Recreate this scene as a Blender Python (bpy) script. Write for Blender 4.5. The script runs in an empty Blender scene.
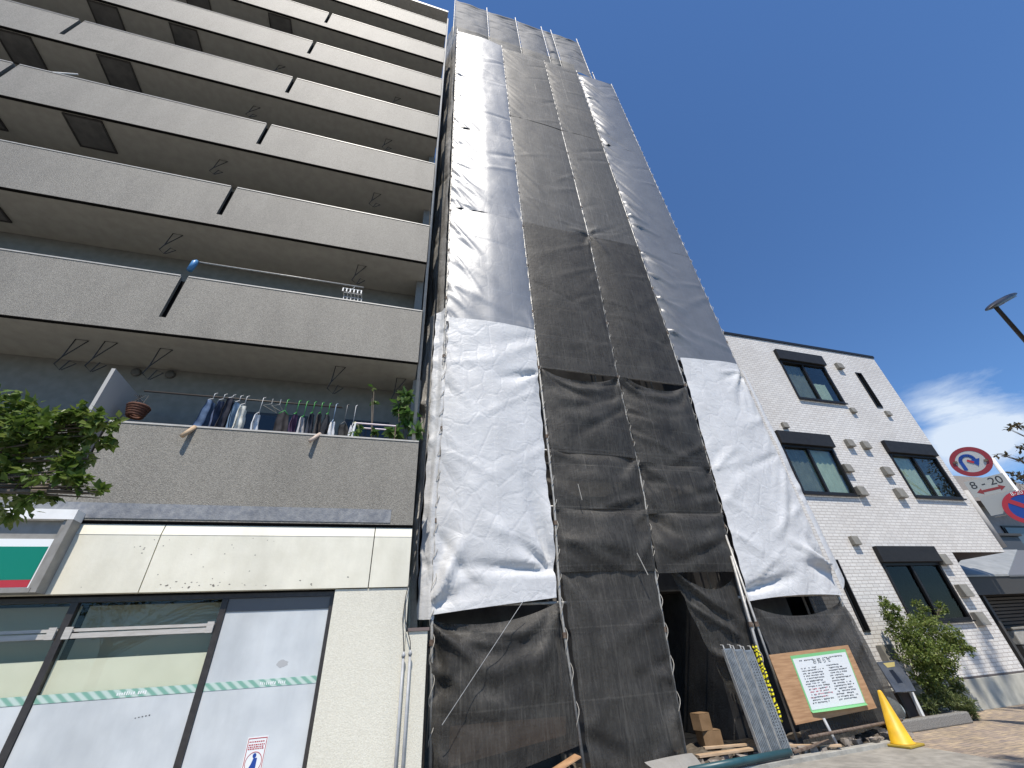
import bpy, math, random
import numpy as np
from mathutils import Vector, Matrix, noise
random.seed(7)
SC = bpy.context.scene
COL = SC.collection
PI = math.pi
# ------------------------------------------------------------------ camera
F, PITCH, ROLL, YAW = 411.9, .58569, -.069638, .31402
CAM = Vector((0, 0, 1.5))
fw = Vector((math.sin(YAW)*math.cos(PITCH), math.cos(YAW)*math.cos(PITCH), math.sin(PITCH)))
r0 = Vector((math.cos(YAW), -math.sin(YAW), 0)); u0 = r0.cross(fw)
CR = r0*math.cos(ROLL) + u0*math.sin(ROLL)
CU = -r0*math.sin(ROLL) + u0*math.cos(ROLL)
def at(x, y, Y):
    d = CR*((x-512)/F) - CU*((y-384)/F) + fw
    return CAM + d*(Y/d.y)
def atz(x, y, Z):
    d = CR*((x-512)/F) - CU*((y-384)/F) + fw
    return CAM + d*((Z-CAM.z)/d.z)
cd = bpy.data.cameras.new('camera'); cam = bpy.data.objects.new('camera', cd); COL.objects.link(cam)
cd.sensor_fit = 'HORIZONTAL'; cd.sensor_width = 36; cd.lens = F/1024*36; cd.clip_start = .05; cd.clip_end = 2000
m = Matrix((CR, CU, -fw)).transposed().to_4x4(); m.translation = CAM
cam.matrix_world = m; SC.camera = cam

# ------------------------------------------------------------------ materials
def mat(name, col, rough=.7, metal=0, spec=.5):
    M = bpy.data.materials.new(name); M.use_nodes = True
    b = M.node_tree.nodes['Principled BSDF']
    b.inputs['Base Color'].default_value = (*col, 1); b.inputs['Roughness'].default_value = rough
    b.inputs['Metallic'].default_value = metal; b.inputs['Specular IOR Level'].default_value = spec
    return M
def N(M, t, **kw):
    n = M.node_tree.nodes.new(t)
    for k, v in kw.items():
        if k in n.inputs: n.inputs[k].default_value = v
        else: setattr(n, k, v)
    return n
def L(M, a, b): M.node_tree.links.new(a, b)
def bsdf(M): return M.node_tree.nodes['Principled BSDF']
def coords(M, scale=(1, 1, 1)):
    g = N(M, 'ShaderNodeNewGeometry'); mp = N(M, 'ShaderNodeMapping'); mp.inputs['Scale'].default_value = scale
    L(M, g.outputs['Position'], mp.inputs['Vector']); return mp.outputs['Vector']
def ramp(M, fac, stops):
    r = N(M, 'ShaderNodeValToRGB'); e = r.color_ramp.elements
    while len(e) < len(stops): e.new(.5)
    for q, (p, c) in zip(e, stops): q.position = p; q.color = (*c, 1)
    L(M, fac, r.inputs['Fac']); return r.outputs['Color']
def mulmix(M, a, b, f=1, mode='MULTIPLY'):
    x = N(M, 'ShaderNodeMix', data_type='RGBA', blend_type=mode); x.inputs[0].default_value = f
    L(M, a, x.inputs[6]); L(M, b, x.inputs[7]); return x.outputs[2]
def noisy(name, c1, c2, scale=20, rough=.75, bump=0, bscale=None, sc=(1, 1, 1), metal=0, spec=.5, detail=6, stain=0, dist=.02):
    """two-tone noise with optional bump and broad stains"""
    M = mat(name, c1, rough, metal, spec); v = coords(M, sc)
    n = N(M, 'ShaderNodeTexNoise', Scale=scale, Detail=detail); L(M, v, n.inputs['Vector'])
    c = ramp(M, n.outputs['Fac'], [(.35, c1), (.65, c2)])
    if stain:
        v2 = coords(M, (1.2, 1.2, .35)); s = N(M, 'ShaderNodeTexNoise', Scale=1.3, Detail=7, Roughness=.65); L(M, v2, s.inputs['Vector'])
        c = mulmix(M, c, ramp(M, s.outputs['Fac'], [(.36, (1-stain,)*3), (.58, (1, 1, 1))]))
    L(M, c, bsdf(M).inputs['Base Color'])
    if bump:
        n2 = N(M, 'ShaderNodeTexNoise', Scale=bscale or scale, Detail=4); L(M, coords(M, sc), n2.inputs['Vector'])
        b = N(M, 'ShaderNodeBump', Strength=bump, Distance=dist); L(M, n2.outputs['Fac'], b.inputs['Height']); L(M, b.outputs['Normal'], bsdf(M).inputs['Normal'])
    return M
def mix_transparent(M, fac, color=(1, 1, 1)):
    nt = M.node_tree; out = [n for n in nt.nodes if n.type == 'OUTPUT_MATERIAL'][0]
    t = N(M, 'ShaderNodeBsdfTransparent'); t.inputs['Color'].default_value = (*color, 1)
    x = N(M, 'ShaderNodeMixShader'); x.inputs[0].default_value = fac
    L(M, bsdf(M).outputs[0], x.inputs[1]); L(M, t.outputs[0], x.inputs[2]); L(M, x.outputs[0], out.inputs['Surface'])
def glass(name, tint=(.8, .85, .84), refl=1.0, rough=0.0):
    M = bpy.data.materials.new(name); M.use_nodes = True; nt = M.node_tree
    nt.nodes.remove(bsdf(M)); out = [n for n in nt.nodes if n.type == 'OUTPUT_MATERIAL'][0]
    t = N(M, 'ShaderNodeBsdfTransparent'); t.inputs['Color'].default_value = (*tint, 1)
    g = N(M, 'ShaderNodeBsdfGlossy', Roughness=rough); f = N(M, 'ShaderNodeLayerWeight', Blend=.5); pw = N(M, 'ShaderNodeMath', operation='POWER'); pw.inputs[1].default_value = 5; L(M, f.outputs['Facing'], pw.inputs[0])
    mm = N(M, 'ShaderNodeMath', operation='MULTIPLY_ADD', use_clamp=True); mm.inputs[1].default_value = .9*refl; mm.inputs[2].default_value = .05*refl; L(M, pw.outputs[0], mm.inputs[0])
    x = N(M, 'ShaderNodeMixShader'); L(M, mm.outputs[0], x.inputs[0]); L(M, t.outputs[0], x.inputs[1]); L(M, g.outputs[0], x.inputs[2])
    L(M, x.outputs[0], out.inputs['Surface']); return M

MT = {}
MT['parapet'] = noisy('parapet_stucco', (.176, .164, .140), (.286, .267, .229), 62, .6, .7, 80, stain=.16, spec=.4, dist=.012)
MT['soffit'] = noisy('soffit_paint', (.31, .30, .27), (.355, .345, .31), 6, .85, .1, 40)
MT['innerwall'] = noisy('balcony_wall_paint', (.21, .20, .178), (.25, .24, .215), 8, .85)
MT['coping'] = noisy('coping_metal', (.42, .40, .36), (.5, .48, .44), 10, .45)
MT['fascia'] = noisy('cream_panel', (.73, .70, .575), (.79, .76, .635), 5, .5, .05, 30, stain=.12)
MT['pillar'] = noisy('cream_stucco', (.63, .605, .51), (.71, .685, .585), 55, .75, .35, 60, stain=.08, dist=.01)
MT['bluegrey'] = noisy('bluegrey_paint', (.17, .18, .20), (.27, .275, .28), 14, .55, .2, 60, stain=.2)
MT['darkframe'] = noisy('dark_bronze_frame', (.030, .026, .025), (.045, .04, .038), 15, .4)
MT['black'] = mat('dark_gap', (.012, .012, .012), .9, 0, 0)
MT['alu'] = noisy('aluminium', (.42, .40, .37), (.5, .48, .45), 9, .4, sc=(1, 1, 8))
MT['film'] = noisy('white_window_film', (.54, .57, .59), (.62, .65, .665), 3, .30, stain=.14)
MT['paper'] = noisy('cream_paper_screen', (.72, .71, .62), (.77, .76, .67), 4, .8)
MT['glass'] = glass('shop_glass', (.94, .95, .92), .45)
MT['hatch'] = noisy('hatch_metal', (.075, .074, .07), (.12, .115, .11), 5, .5)
MT['wire'] = mat('dark_wire', (.03, .03, .03), .6)
MT['pipe'] = noisy('grey_pvc', (.40, .39, .37), (.46, .45, .43), 12, .8, spec=.2)
MT['conduit'] = noisy('grey_conduit', (.30, .31, .32), (.38, .39, .40), 12, .45)
MT['cap'] = mat('brown_wall_cap', (.16, .12, .11), .6)
MT['white'] = noisy('white_paint', (.74, .74, .72), (.8, .8, .78), 8, .5)
MT['greysign'] = noisy('sign_metal', (.22, .21, .19), (.27, .26, .24), 9, .5)
MT['green'] = mat('sign_green', (.0, .19, .125), .35)
MT['red'] = mat('sign_red', (.42, .03, .04), .35)
MT['blue'] = mat('sign_blue', (.015, .06, .30), .35)
MT['signwhite'] = mat('sign_white', (.78, .80, .80), .35)
MT['galv'] = noisy('galvanised_steel', (.34, .335, .32), (.48, .47, .44), 18, .5, .1, 60, metal=.25)
MT['rust'] = noisy('rusty_steel', (.09, .06, .045), (.17, .13, .1), 25, .8, .2)
MT['rope'] = mat('white_rope', (.42, .40, .36), .85)
MT['ply'] = noisy('plywood', (.36, .20, .10), (.50, .30, .16), 5, .65, .1, sc=(.7, 1, 6), stain=.12)
MT['wood'] = noisy('bare_wood', (.40, .28, .17), (.52, .38, .25), 6, .75, sc=(1, 1, 8))
MT['card'] = noisy('cardboard', (.20, .125, .065), (.26, .165, .09), 7, .85)
MT['yellow'] = noisy('yellow_plastic', (.66, .38, .015), (.80, .47, .02), 9, .5, stain=.28)
MT['concrete'] = noisy('concrete', (.30, .29, .26), (.40, .39, .35), 9, .85, .3, 60, stain=.2)
MT['basecon'] = noisy('base_render', (.40, .395, .34), (.48, .47, .41), 7, .85, .25, 90, stain=.16)
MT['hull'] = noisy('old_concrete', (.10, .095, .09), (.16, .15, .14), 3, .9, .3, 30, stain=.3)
MT['granite'] = noisy('granite_edge', (.13, .125, .115), (.27, .26, .24), 60, .8, .4, 70)
MT['frameblack'] = mat('black_window_frame', (.014, .014, .015), .45, 0, .25)
MT['shutterbox'] = noisy('shutter_box', (.017, .017, .018), (.023, .023, .024), 8, .55, spec=.25)
MT['ventbox'] = noisy('vent_hood_metal', (.19, .178, .15), (.24, .225, .19), 8, .5)
MT['dark'] = mat('dark_room', (.03, .03, .03), .9)
MT['curtain'] = noisy('curtain_cloth', (.44, .50, .45), (.52, .58, .52), 5, .9)
MT['curtain_grey'] = noisy('grey_curtain_cloth', (.13, .14, .14), (.19, .20, .19), 5, .9)
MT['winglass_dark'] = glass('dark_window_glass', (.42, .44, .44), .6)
MT['winglass'] = glass('window_glass', (.84, .88, .84), 1.25)
MT['bark'] = noisy('bark', (.10, .08, .06), (.17, .14, .11), 14, .9, .6, sc=(1, 1, .3))
MT['soil'] = noisy('soil', (.07, .055, .04), (.13, .11, .085), 12, .95, .6, 25)
MT['lamp'] = mat('lamp_housing', (.022, .018, .016), .4)
MT['lamplens'] = mat('lamp_lens', (.32, .25, .15), .25)
MT['tealpipe'] = noisy('teal_pipe', (.015, .06, .075), (.025, .08, .095), 9, .4)
MT['tin'] = noisy('awning_sheet', (.25, .26, .255), (.32, .33, .325), 4, .45, stain=.12)
MT['slate'] = mat('dark_fascia', (.05, .048, .045), .6)
MT['board'] = noisy('info_board_face', (.055, .065, .085), (.085, .095, .115), 5, .22)
MT['roof'] = noisy('brown_roof_tile', (.13, .115, .10), (.2, .18, .155), 14, .8, .5, 20)
MT['farwall'] = noisy('grey_house_wall', (.27, .26, .25), (.32, .31, .30), 5, .8)
MT['greydeck'] = noisy('deck_board_metal', (.24, .26, .275), (.36, .38, .39), 13, .42, .15, 50, metal=.45, stain=.3)
MT['netbag'] = noisy('net_bag_mesh', (.16, .20, .18), (.55, .6, .6), 70, .7, .5, 60)

def leafmat(name, c1, c2, c3):
    M = mat(name, c1, .45, 0, .4)
    oi = N(M, 'ShaderNodeNewGeometry'); col = ramp(M, oi.outputs['Random Per Island'], [(.0, c1), (.5, c2), (1, c3)])
    L(M, col, bsdf(M).inputs['Base Color'])
    nt = M.node_tree; out = [n for n in nt.nodes if n.type == 'OUTPUT_MATERIAL'][0]
    t = N(M, 'ShaderNodeBsdfTranslucent'); L(M, col, t.inputs['Color'])
    x = N(M, 'ShaderNodeMixShader'); x.inputs[0].default_value = .38
    L(M, bsdf(M).outputs[0], x.inputs[1]); L(M, t.outputs[0], x.inputs[2]); L(M, x.outputs[0], out.inputs['Surface'])
    return M
MT['leaf'] = leafmat('tree_leaves', (.058, .105, .016), (.105, .17, .03), (.19, .24, .06))
MT['leaf_shrub'] = leafmat('shrub_leaves', (.08, .12, .022), (.14, .19, .04), (.24, .28, .08))
MT['leaf_grass'] = leafmat('bush_leaves', (.09, .125, .04), (.15, .185, .065), (.24, .27, .12))
MT['leaf_brown'] = leafmat('bronze_leaves', (.05, .05, .025), (.085, .07, .035), (.13, .10, .05))
MT['leaf_pot'] = leafmat('pot_plant_leaves', (.05, .12, .02), (.10, .19, .05), (.18, .24, .09))

def brickmat():
    M = mat('white_brick_tile', (.7, .68, .64), .5); g = N(M, 'ShaderNodeNewGeometry'); s = N(M, 'ShaderNodeSeparateXYZ'); c = N(M, 'ShaderNodeCombineXYZ')
    ad = N(M, 'ShaderNodeMath', operation='ADD'); L(M, g.outputs['Position'], s.inputs[0]); L(M, s.outputs['X'], ad.inputs[0]); L(M, s.outputs['Y'], ad.inputs[1])
    L(M, ad.outputs[0], c.inputs['X']); L(M, s.outputs['Z'], c.inputs['Y'])
    b = N(M, 'ShaderNodeTexBrick', Scale=1.0); b.inputs['Brick Width'].default_value = .20; b.inputs['Row Height'].default_value = .077
    b.inputs['Mortar Size'].default_value = .008; b.inputs['Mortar Smooth'].default_value = .2
    b.inputs['Color1'].default_value = (.72, .70, .66, 1); b.inputs['Color2'].default_value = (.63, .61, .575, 1); b.inputs['Mortar'].default_value = (.45, .415, .385, 1)
    L(M, c.outputs[0], b.inputs['Vector'])
    n = N(M, 'ShaderNodeTexNoise', Scale=.8, Detail=6); L(M, coords(M, (1, 1, .5)), n.inputs['Vector'])
    col = mulmix(M, b.outputs['Color'], ramp(M, n.outputs['Fac'], [(.35, (.92, .91, .90)), (.6, (1, 1, 1))]))
    L(M, col, bsdf(M).inputs['Base Color'])
    bp = N(M, 'ShaderNodeBump', Strength=.6, Distance=.008); inv = N(M, 'ShaderNodeMath', operation='SUBTRACT'); inv.inputs[0].default_value = 1
    L(M, b.outputs['Fac'], inv.inputs[1]); L(M, inv.outputs[0], bp.inputs['Height']); L(M, bp.outputs['Normal'], bsdf(M).inputs['Normal'])
    return M
MT['brick'] = brickmat()

def clothmat(name, c1, c2, rough, spec, streak=0, bump=.25, metal=0, transp=0, sheen=0, crease=.5, seam=0):
    M = mat(name, c1, rough, metal, spec)
    v = coords(M, (1, 1, 1)); n = N(M, 'ShaderNodeTexNoise', Scale=1.7, Detail=8, Roughness=.65); L(M, v, n.inputs['Vector'])
    c = ramp(M, n.outputs['Fac'], [(.32, c1), (.68, c2)])
    if streak:
        n3 = N(M, 'ShaderNodeTexNoise', Scale=1, Detail=6, Roughness=.75); L(M, coords(M, (34, 34, 3.2)), n3.inputs['Vector'])
        c = mulmix(M, c, ramp(M, n3.outputs['Fac'], [(.35, (1-streak,)*3), (.62, (1, 1, 1)), (.78, (1+streak*1.3,)*3)]))
    if seam:
        g = N(M, 'ShaderNodeNewGeometry'); sp = N(M, 'ShaderNodeSeparateXYZ'); L(M, g.outputs['Position'], sp.inputs[0])
        for ax_, pitch in (('X', .61), ('Z', .92)):
            pp = N(M, 'ShaderNodeMath', operation='PINGPONG'); pp.inputs[1].default_value = pitch/2; L(M, sp.outputs[ax_], pp.inputs[0])
            c = mulmix(M, c, ramp(M, pp.outputs[0], [(.006, (1+seam,)*3), (.014, (1, 1, 1))]))
    L(M, c, bsdf(M).inputs['Base Color'])
    n2 = N(M, 'ShaderNodeTexNoise', Scale=5, Detail=6, Roughness=.6, Distortion=1.2); L(M, coords(M, (1, 1, 1.3)), n2.inputs['Vector'])
    b = N(M, 'ShaderNodeBump', Strength=bump, Distance=.05); L(M, n2.outputs['Fac'], b.inputs['Height'])
    vo = N(M, 'ShaderNodeTexVoronoi', feature='DISTANCE_TO_EDGE', Scale=2.3); L(M, coords(M, (1.2, 1, .8)), vo.inputs['Vector'])
    rr = N(M, 'ShaderNodeMapRange'); rr.inputs['From Max'].default_value = .09; L(M, vo.outputs['Distance'], rr.inputs['Value'])
    b2 = N(M, 'ShaderNodeBump', Strength=crease, Distance=.012); L(M, rr.outputs[0], b2.inputs['Height']); L(M, b.outputs['Normal'], b2.inputs['Normal'])
    L(M, b2.outputs['Normal'], bsdf(M).inputs['Normal'])
    if sheen: bsdf(M).inputs['Sheen Weight'].default_value = sheen; bsdf(M).inputs['Sheen Roughness'].default_value = .4
    if transp: mix_transparent(M, transp)
    return M
MT['mesh'] = clothmat('black_mesh_sheet', (.034, .032, .029), (.080, .076, .068), .6, .35, .55, .22, transp=.17, crease=.06, seam=.4)
MT['mesh_up'] = clothmat('sunlit_mesh_sheet', (.094, .092, .088), (.124, .121, .115), .6, .4, .5, .08, transp=.12, crease=.03, seam=.45)  # black mesh in a lighter tone, glancing sunlight put into its colour
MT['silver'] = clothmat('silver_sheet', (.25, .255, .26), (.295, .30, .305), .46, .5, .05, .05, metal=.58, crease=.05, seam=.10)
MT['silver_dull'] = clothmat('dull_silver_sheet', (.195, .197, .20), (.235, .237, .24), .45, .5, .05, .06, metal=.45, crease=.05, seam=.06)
MT['tarp'] = clothmat('white_tarpaulin', (.53, .535, .54), (.635, .64, .645), .5, .4, 0, .26, crease=.30, seam=.05)
MT['side'] = clothmat('side_sheet', (.28, .27, .25), (.46, .44, .41), .6, .4, .4, .4, crease=.2)
MT['side_grey'] = clothmat('side_pale_sheet', (.55, .53, .50), (.75, .73, .69), .5, .5, .35, .4, crease=.2)
MT['topmesh'] = clothmat('grey_top_sheet', (.15, .146, .138), (.20, .195, .186), .7, .25, .3, .10, transp=.10, crease=.05, seam=.15)

# ------------------------------------------------------------------ object helpers
ORG = {}
class MB:
    def __init__(s): s.v = []; s.f = []; s.mi = []; s.cur = 0
    def add(s, vs, fs):
        k = len(s.v); s.v += [Vector(p) for p in vs]; s.f += [tuple(i+k for i in f) for f in fs]; s.mi += [s.cur]*len(fs); return s
    def box(s, x0, x1, y0, y1, z0, z1):
        P = [(x, y, z) for x in (x0, x1) for y in (y0, y1) for z in (z0, z1)]
        return s.add(P, [(0, 1, 3, 2), (4, 6, 7, 5), (0, 4, 5, 1), (2, 3, 7, 6), (0, 2, 6, 4), (1, 5, 7, 3)])
    def obox(s, c, ax, ay, az):          # oriented box, half-axes
        c = Vector(c); ax, ay, az = Vector(ax), Vector(ay), Vector(az)
        P = [c+ax*i+ay*j+az*k for i in (-1, 1) for j in (-1, 1) for k in (-1, 1)]
        return s.add(P, [(0, 1, 3, 2), (4, 6, 7, 5), (0, 4, 5, 1), (2, 3, 7, 6), (0, 2, 6, 4), (1, 5, 7, 3)])
    def tube(s, pts, r, n=8, cap=True):
        pts = [Vector(p) for p in pts]; rs = r if isinstance(r, (list, tuple)) else [r]*len(pts); rings = []
        up = None
        for i, p in enumerate(pts):
            t = (pts[min(i+1, len(pts)-1)]-pts[max(i-1, 0)]).normalized()
            if up is None: up = Vector((0, 0, 1)) if abs(t.z) < .9 else Vector((1, 0, 0))
            a = t.cross(up)
            if a.length < 1e-4: a = t.cross(Vector((0, 1, 0)))
            a.normalize(); b = a.cross(t); up = b
            rings.append([p+(a*math.cos(2*PI*k/n)+b*math.sin(2*PI*k/n))*rs[i] for k in range(n)])
        V = [q for R in rings for q in R]; Fs = []
        for i in range(len(pts)-1):
            for k in range(n): Fs.append((i*n+k, i*n+(k+1) % n, (i+1)*n+(k+1) % n, (i+1)*n+k))
        if cap: Fs += [tuple(reversed(range(n))), tuple(range((len(pts)-1)*n, len(pts)*n))]
        return s.add(V, Fs)
    def prism(s, poly, y0, y1):          # polygon in (x,z) extruded along y
        n = len(poly); V = [(x, y0, z) for x, z in poly]+[(x, y1, z) for x, z in poly]
        return s.add(V, [tuple(range(n)), tuple(reversed(range(n, 2*n)))]+[(i, i+n, (i+1) % n+n, (i+1) % n) for i in range(n)])
    def fan(s, c, ax, ay, pts, t=0, nrm=None):   # flat polygon from 2D pts at c with axes, thickness t along nrm
        c, ax, ay = Vector(c), Vector(ax), Vector(ay); V = [c+ax*a+ay*b for a, b in pts]; n = len(V)
        if not t: return s.add(V, [tuple(range(n))])
        d = Vector(nrm)*t
        return s.add(V+[p-d for p in V], [tuple(range(n)), tuple(reversed(range(n, 2*n)))]+[(i, i+n, (i+1) % n+n, (i+1) % n) for i in range(n)])
    def grid(s, fn, nu, nv):
        V = [fn(i/nu, j/nv) for j in range(nv+1) for i in range(nu+1)]; w = nu+1
        return s.add(V, [(j*w+i, j*w+i+1, (j+1)*w+i+1, (j+1)*w+i) for j in range(nv) for i in range(nu)])
    def build(s, name, m, parent=None, smooth=False, bevel=0):
        V = s.v
        if parent is None:
            xs = [p.x for p in V]; ys = [p.y for p in V]; zs = [p.z for p in V]
            o = Vector(((min(xs)+max(xs))/2, (min(ys)+max(ys))/2, min(zs)))
        else: o = ORG[parent]
        me = bpy.data.meshes.new(name); me.from_pydata([tuple(p-o) for p in V], [], s.f)
        ms = m if isinstance(m, (list, tuple)) else [m]
        for q in ms: me.materials.append(q)
        if len(ms) > 1: me.polygons.foreach_set('material_index', s.mi)
        if smooth: me.polygons.foreach_set('use_smooth', [True]*len(me.polygons))
        me.validate(); me.update()
        ob = bpy.data.objects.new(name, me); COL.objects.link(ob)
        if parent is None: ob.location = o
        else: ob.parent = parent
        ORG[ob] = o
        if bevel:
            b = ob.modifiers.new('bevel', 'BEVEL'); b.width = bevel; b.segments = 2; b.limit_method = 'ANGLE'
        return ob
def tag(o, label, cat, group=None):
    o['label'] = label; o['category'] = cat
    if group: o['group'] = group
    return o
def thing(name, label, cat, loc=(0, 0, 0), group=None):
    o = bpy.data.objects.new(name, None); COL.objects.link(o); o.location = loc; o.empty_display_size = .2
    ORG[o] = Vector(loc); return tag(o, label, cat, group)
def structure(o): o['kind'] = 'structure'; return o
def stuff(o): o['kind'] = 'stuff'; return o
def copy_tree(o, loc, parent=None):
    c = o.copy(); COL.objects.link(c)
    if parent: c.parent = parent
    if loc is not None: c.location = loc
    for ch in list(o.children): copy_tree(ch, None, c)
    return c
def text(name, body, size, c, ax, nrm, m, parent, align='CENTER', t=.0015):
    """builtin font text as a mesh; ax = reading direction, nrm = facing"""
    cu = bpy.data.curves.new(name, 'FONT'); cu.body = body; cu.size = size; cu.align_x = align; cu.align_y = 'CENTER'; cu.extrude = t/2
    ob = bpy.data.objects.new(name, cu); COL.objects.link(ob)
    dg = bpy.context.evaluated_depsgraph_get(); me = bpy.data.meshes.new_from_object(ob.evaluated_get(dg))
    bpy.data.objects.remove(ob); bpy.data.curves.remove(cu)
    ax = Vector(ax).normalized(); nrm = Vector(nrm).normalized(); ay = nrm.cross(ax)
    M4 = Matrix((ax, ay, nrm)).transposed().to_4x4(); M4.translation = Vector(c)-ORG[parent]
    me.transform(M4); me.materials.clear(); me.materials.append(m); me.name = name
    o = bpy.data.objects.new(name, me); COL.objects.link(o); o.parent = parent; ORG[o] = ORG[parent]
    return o
# ------------------------------------------------------------------ ground
g = MB().add([(-300, -300, -.012), (300, -300, -.012), (300, 300, -.012), (-300, 300, -.012)], [(0, 1, 2, 3)])
MT['asphalt'] = noisy('asphalt', (.05, .05, .05), (.085, .083, .08), 90, .9, .4, 120, stain=.25)
structure(g.build('ground', MT['asphalt']))
def pavemat():
    M = mat('paving_bricks', (.4, .33, .26), .85); g = N(M, 'ShaderNodeNewGeometry'); mp = N(M, 'ShaderNodeMapping'); mp.inputs['Rotation'].default_value = (0, 0, .0)
    L(M, g.outputs['Position'], mp.inputs['Vector'])
    b = N(M, 'ShaderNodeTexBrick', Scale=1.0); b.inputs['Brick Width'].default_value = .20; b.inputs['Row Height'].default_value = .10; b.inputs['Mortar Size'].default_value = .004
    b.inputs['Color1'].default_value = (.42, .345, .25, 1); b.inputs['Color2'].default_value = (.29, .245, .215, 1); b.inputs['Mortar'].default_value = (.13, .12, .10, 1)
    b.inputs['Bias'].default_value = -.1
    L(M, mp.outputs[0], b.inputs['Vector'])
    n = N(M, 'ShaderNodeTexNoise', Scale=1.5, Detail=7); L(M, g.outputs['Position'], n.inputs['Vector'])
    n2 = N(M, 'ShaderNodeTexNoise', Scale=3.2, Detail=1); L(M, coords(M, (1.6, 9.9, 1)), n2.inputs['Vector'])
    c = mulmix(M, b.outputs['Color'], ramp(M, n.outputs['Fac'], [(.3, (.75, .74, .72)), (.65, (1.05, 1.03, 1))]))
    c = mulmix(M, c, ramp(M, n2.outputs['Fac'], [(.40, (.72, .72, .76)), (.58, (1.1, 1.05, .98))]))
    L(M, c, bsdf(M).inputs['Base Color'])
    bp = N(M, 'ShaderNodeBump', Strength=.5, Distance=.006, invert=True); L(M, b.outputs['Fac'], bp.inputs['Height']); L(M, bp.outputs['Normal'], bsdf(M).inputs['Normal'])
    return M
MT['paving'] = pavemat()
structure(MB().add([(7.6, -1.0, 0), (60, -1.0, 0), (60, 8.0, 0), (8.4, 8.0, 0)], [(0, 1, 2, 3)]).build('pavement', MT['paving']))
MT['apron'] = noisy('apron_concrete', (.25, .235, .205), (.33, .31, .27), 7, .9, .3, 80, stain=.25)
structure(MB().add([(-30, -1.0, .0), (7.6, -1.0, .0), (8.4, 8.0, .0), (-30, 8.0, .0)], [(0, 1, 2, 3)]).build('concrete_apron', MT['apron']))
# pale concrete edging along the site front
structure(MB().obox((4.9, 6.60, .02), (3.4, .10, 0), (-.003, .07, 0), (0, 0, .035)).build('kerb_edging', MT['concrete'], bevel=.008))
# rough soil inside the building site
def soil(u, v):
    x = .95+u*7.6; y = 6.68+v*1.5
    h = .05+.09*noise.noise(Vector((x*2.1, y*2.3, 1)))+.06*noise.noise(Vector((x*6, y*6, 4)))
    return Vector((x, y, max(.005, h)*min(1, v*6)*min(1, u*20)*min(1, (1-u)*20)+.004))
structure(MB().grid(soil, 90, 24).build('soil_ground', MT['soil'], smooth=True))

# ------------------------------------------------------------------ left apartment building
LBX, LY, XL = .25, 6.3, -14.0
apt = thing('apartment_building', 'grey concrete apartment block with stacked balconies above a closed cream shopfront', 'building', (-6, 7.4, 0))
zb = [3.20]+[6.15+2.78*k for k in range(7)]; zt = [4.53]+[z+1.28 for z in zb[1:]]
ROOF = zb[-1]+2.78
for k, (b, t) in enumerate(zip(zb, zt)):
    R = .37 if k == 0 else LBX
    poly = [(XL, b), (R, b), (R, t)]
    for nx in (-3.88, -8.88):
        w = .050 if k else .06
        poly += [(nx+w, t), (nx+w, b+.32), (nx-w, b+.32), (nx-w, t)]
    poly.append((XL, t))
    par = MB().prism(poly, LY, LY+.064).build('balcony_parapet', MT['parapet'], apt)
    cp = MB()
    for x0, x1 in ((-3.88+.06, R), (-8.88+.06, -3.88-.06), (XL, -8.88-.06)): cp.box(x0, x1, LY-.010, LY+.085, t+.001, t+.026)
    cp.build('coping', MT['coping'], par)
    MB().box(XL, R-.002, LY+.004, LY+.062, b-.012, b-.002).build('drip_shade', MT['black'], par)  # black strip painting in the shade under the parapet
    # slab over the storey below (its underside is the soffit) and back wall
    MB().box(XL, R-.004, LY+.066, 7.4, b+.012, b+.30).build('balcony_slab', MT['soffit'], apt)
    MB().box(XL, R-.01, 7.402, 7.62, (b+.3 if k else 3.2), (zb[k+1]+.011 if k < 7 else ROOF)).build('back_wall', MT['innerwall'], apt)
    # black panel standing in for the shade inside each parapet slit
    for nx in (-3.88, -8.88): MB().box(nx-.16, nx+.16, LY+.10, LY+.13, b+.31, t-.02).build('slit_shade', MT['black'], par)
    ew = MB().box(R-.16, R-.002, LY+.60, 7.40, b+.302, (zb[k+1]+.010 if k < 7 else ROOF-.002)).build('end_wall', MT['innerwall'], apt)
MB().box(XL, LBX+.02, LY-.02, 9, ROOF, ROOF+.16).build('roof_slab', MT['coping'], apt)
MB().box(XL, -.9, 7.63, 14, 3.2, ROOF-.002).build('main_block', MT['innerwall'], apt)
# escape hatches under the slabs
for z, xs in ((zb[2], (-8.1,)), (zb[3], (-7.52, -9.5)), (zb[4], (-8.06, -10.05)), (zb[5], (-7.49, -9.42)), (zb[6], (-8.06, -5.6))):
    for x in xs:
        h = MB().box(x, x+.64, 6.42, 7.08, z-.010, z+.011).build('escape_hatch', MT['hatch'], apt)
        f = MB()
        for a in ((x-.03, x+.0, 6.39, 7.11), (x+.64, x+.67, 6.39, 7.11)): f.box(*a, z-.025, z+.010)
        f.box(x, x+.64, 6.39, 6.42, z-.025, z+.010).box(x, x+.64, 7.08, 7.11, z-.025, z+.010).build('hatch_frame', MT['darkframe'], h)
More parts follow.
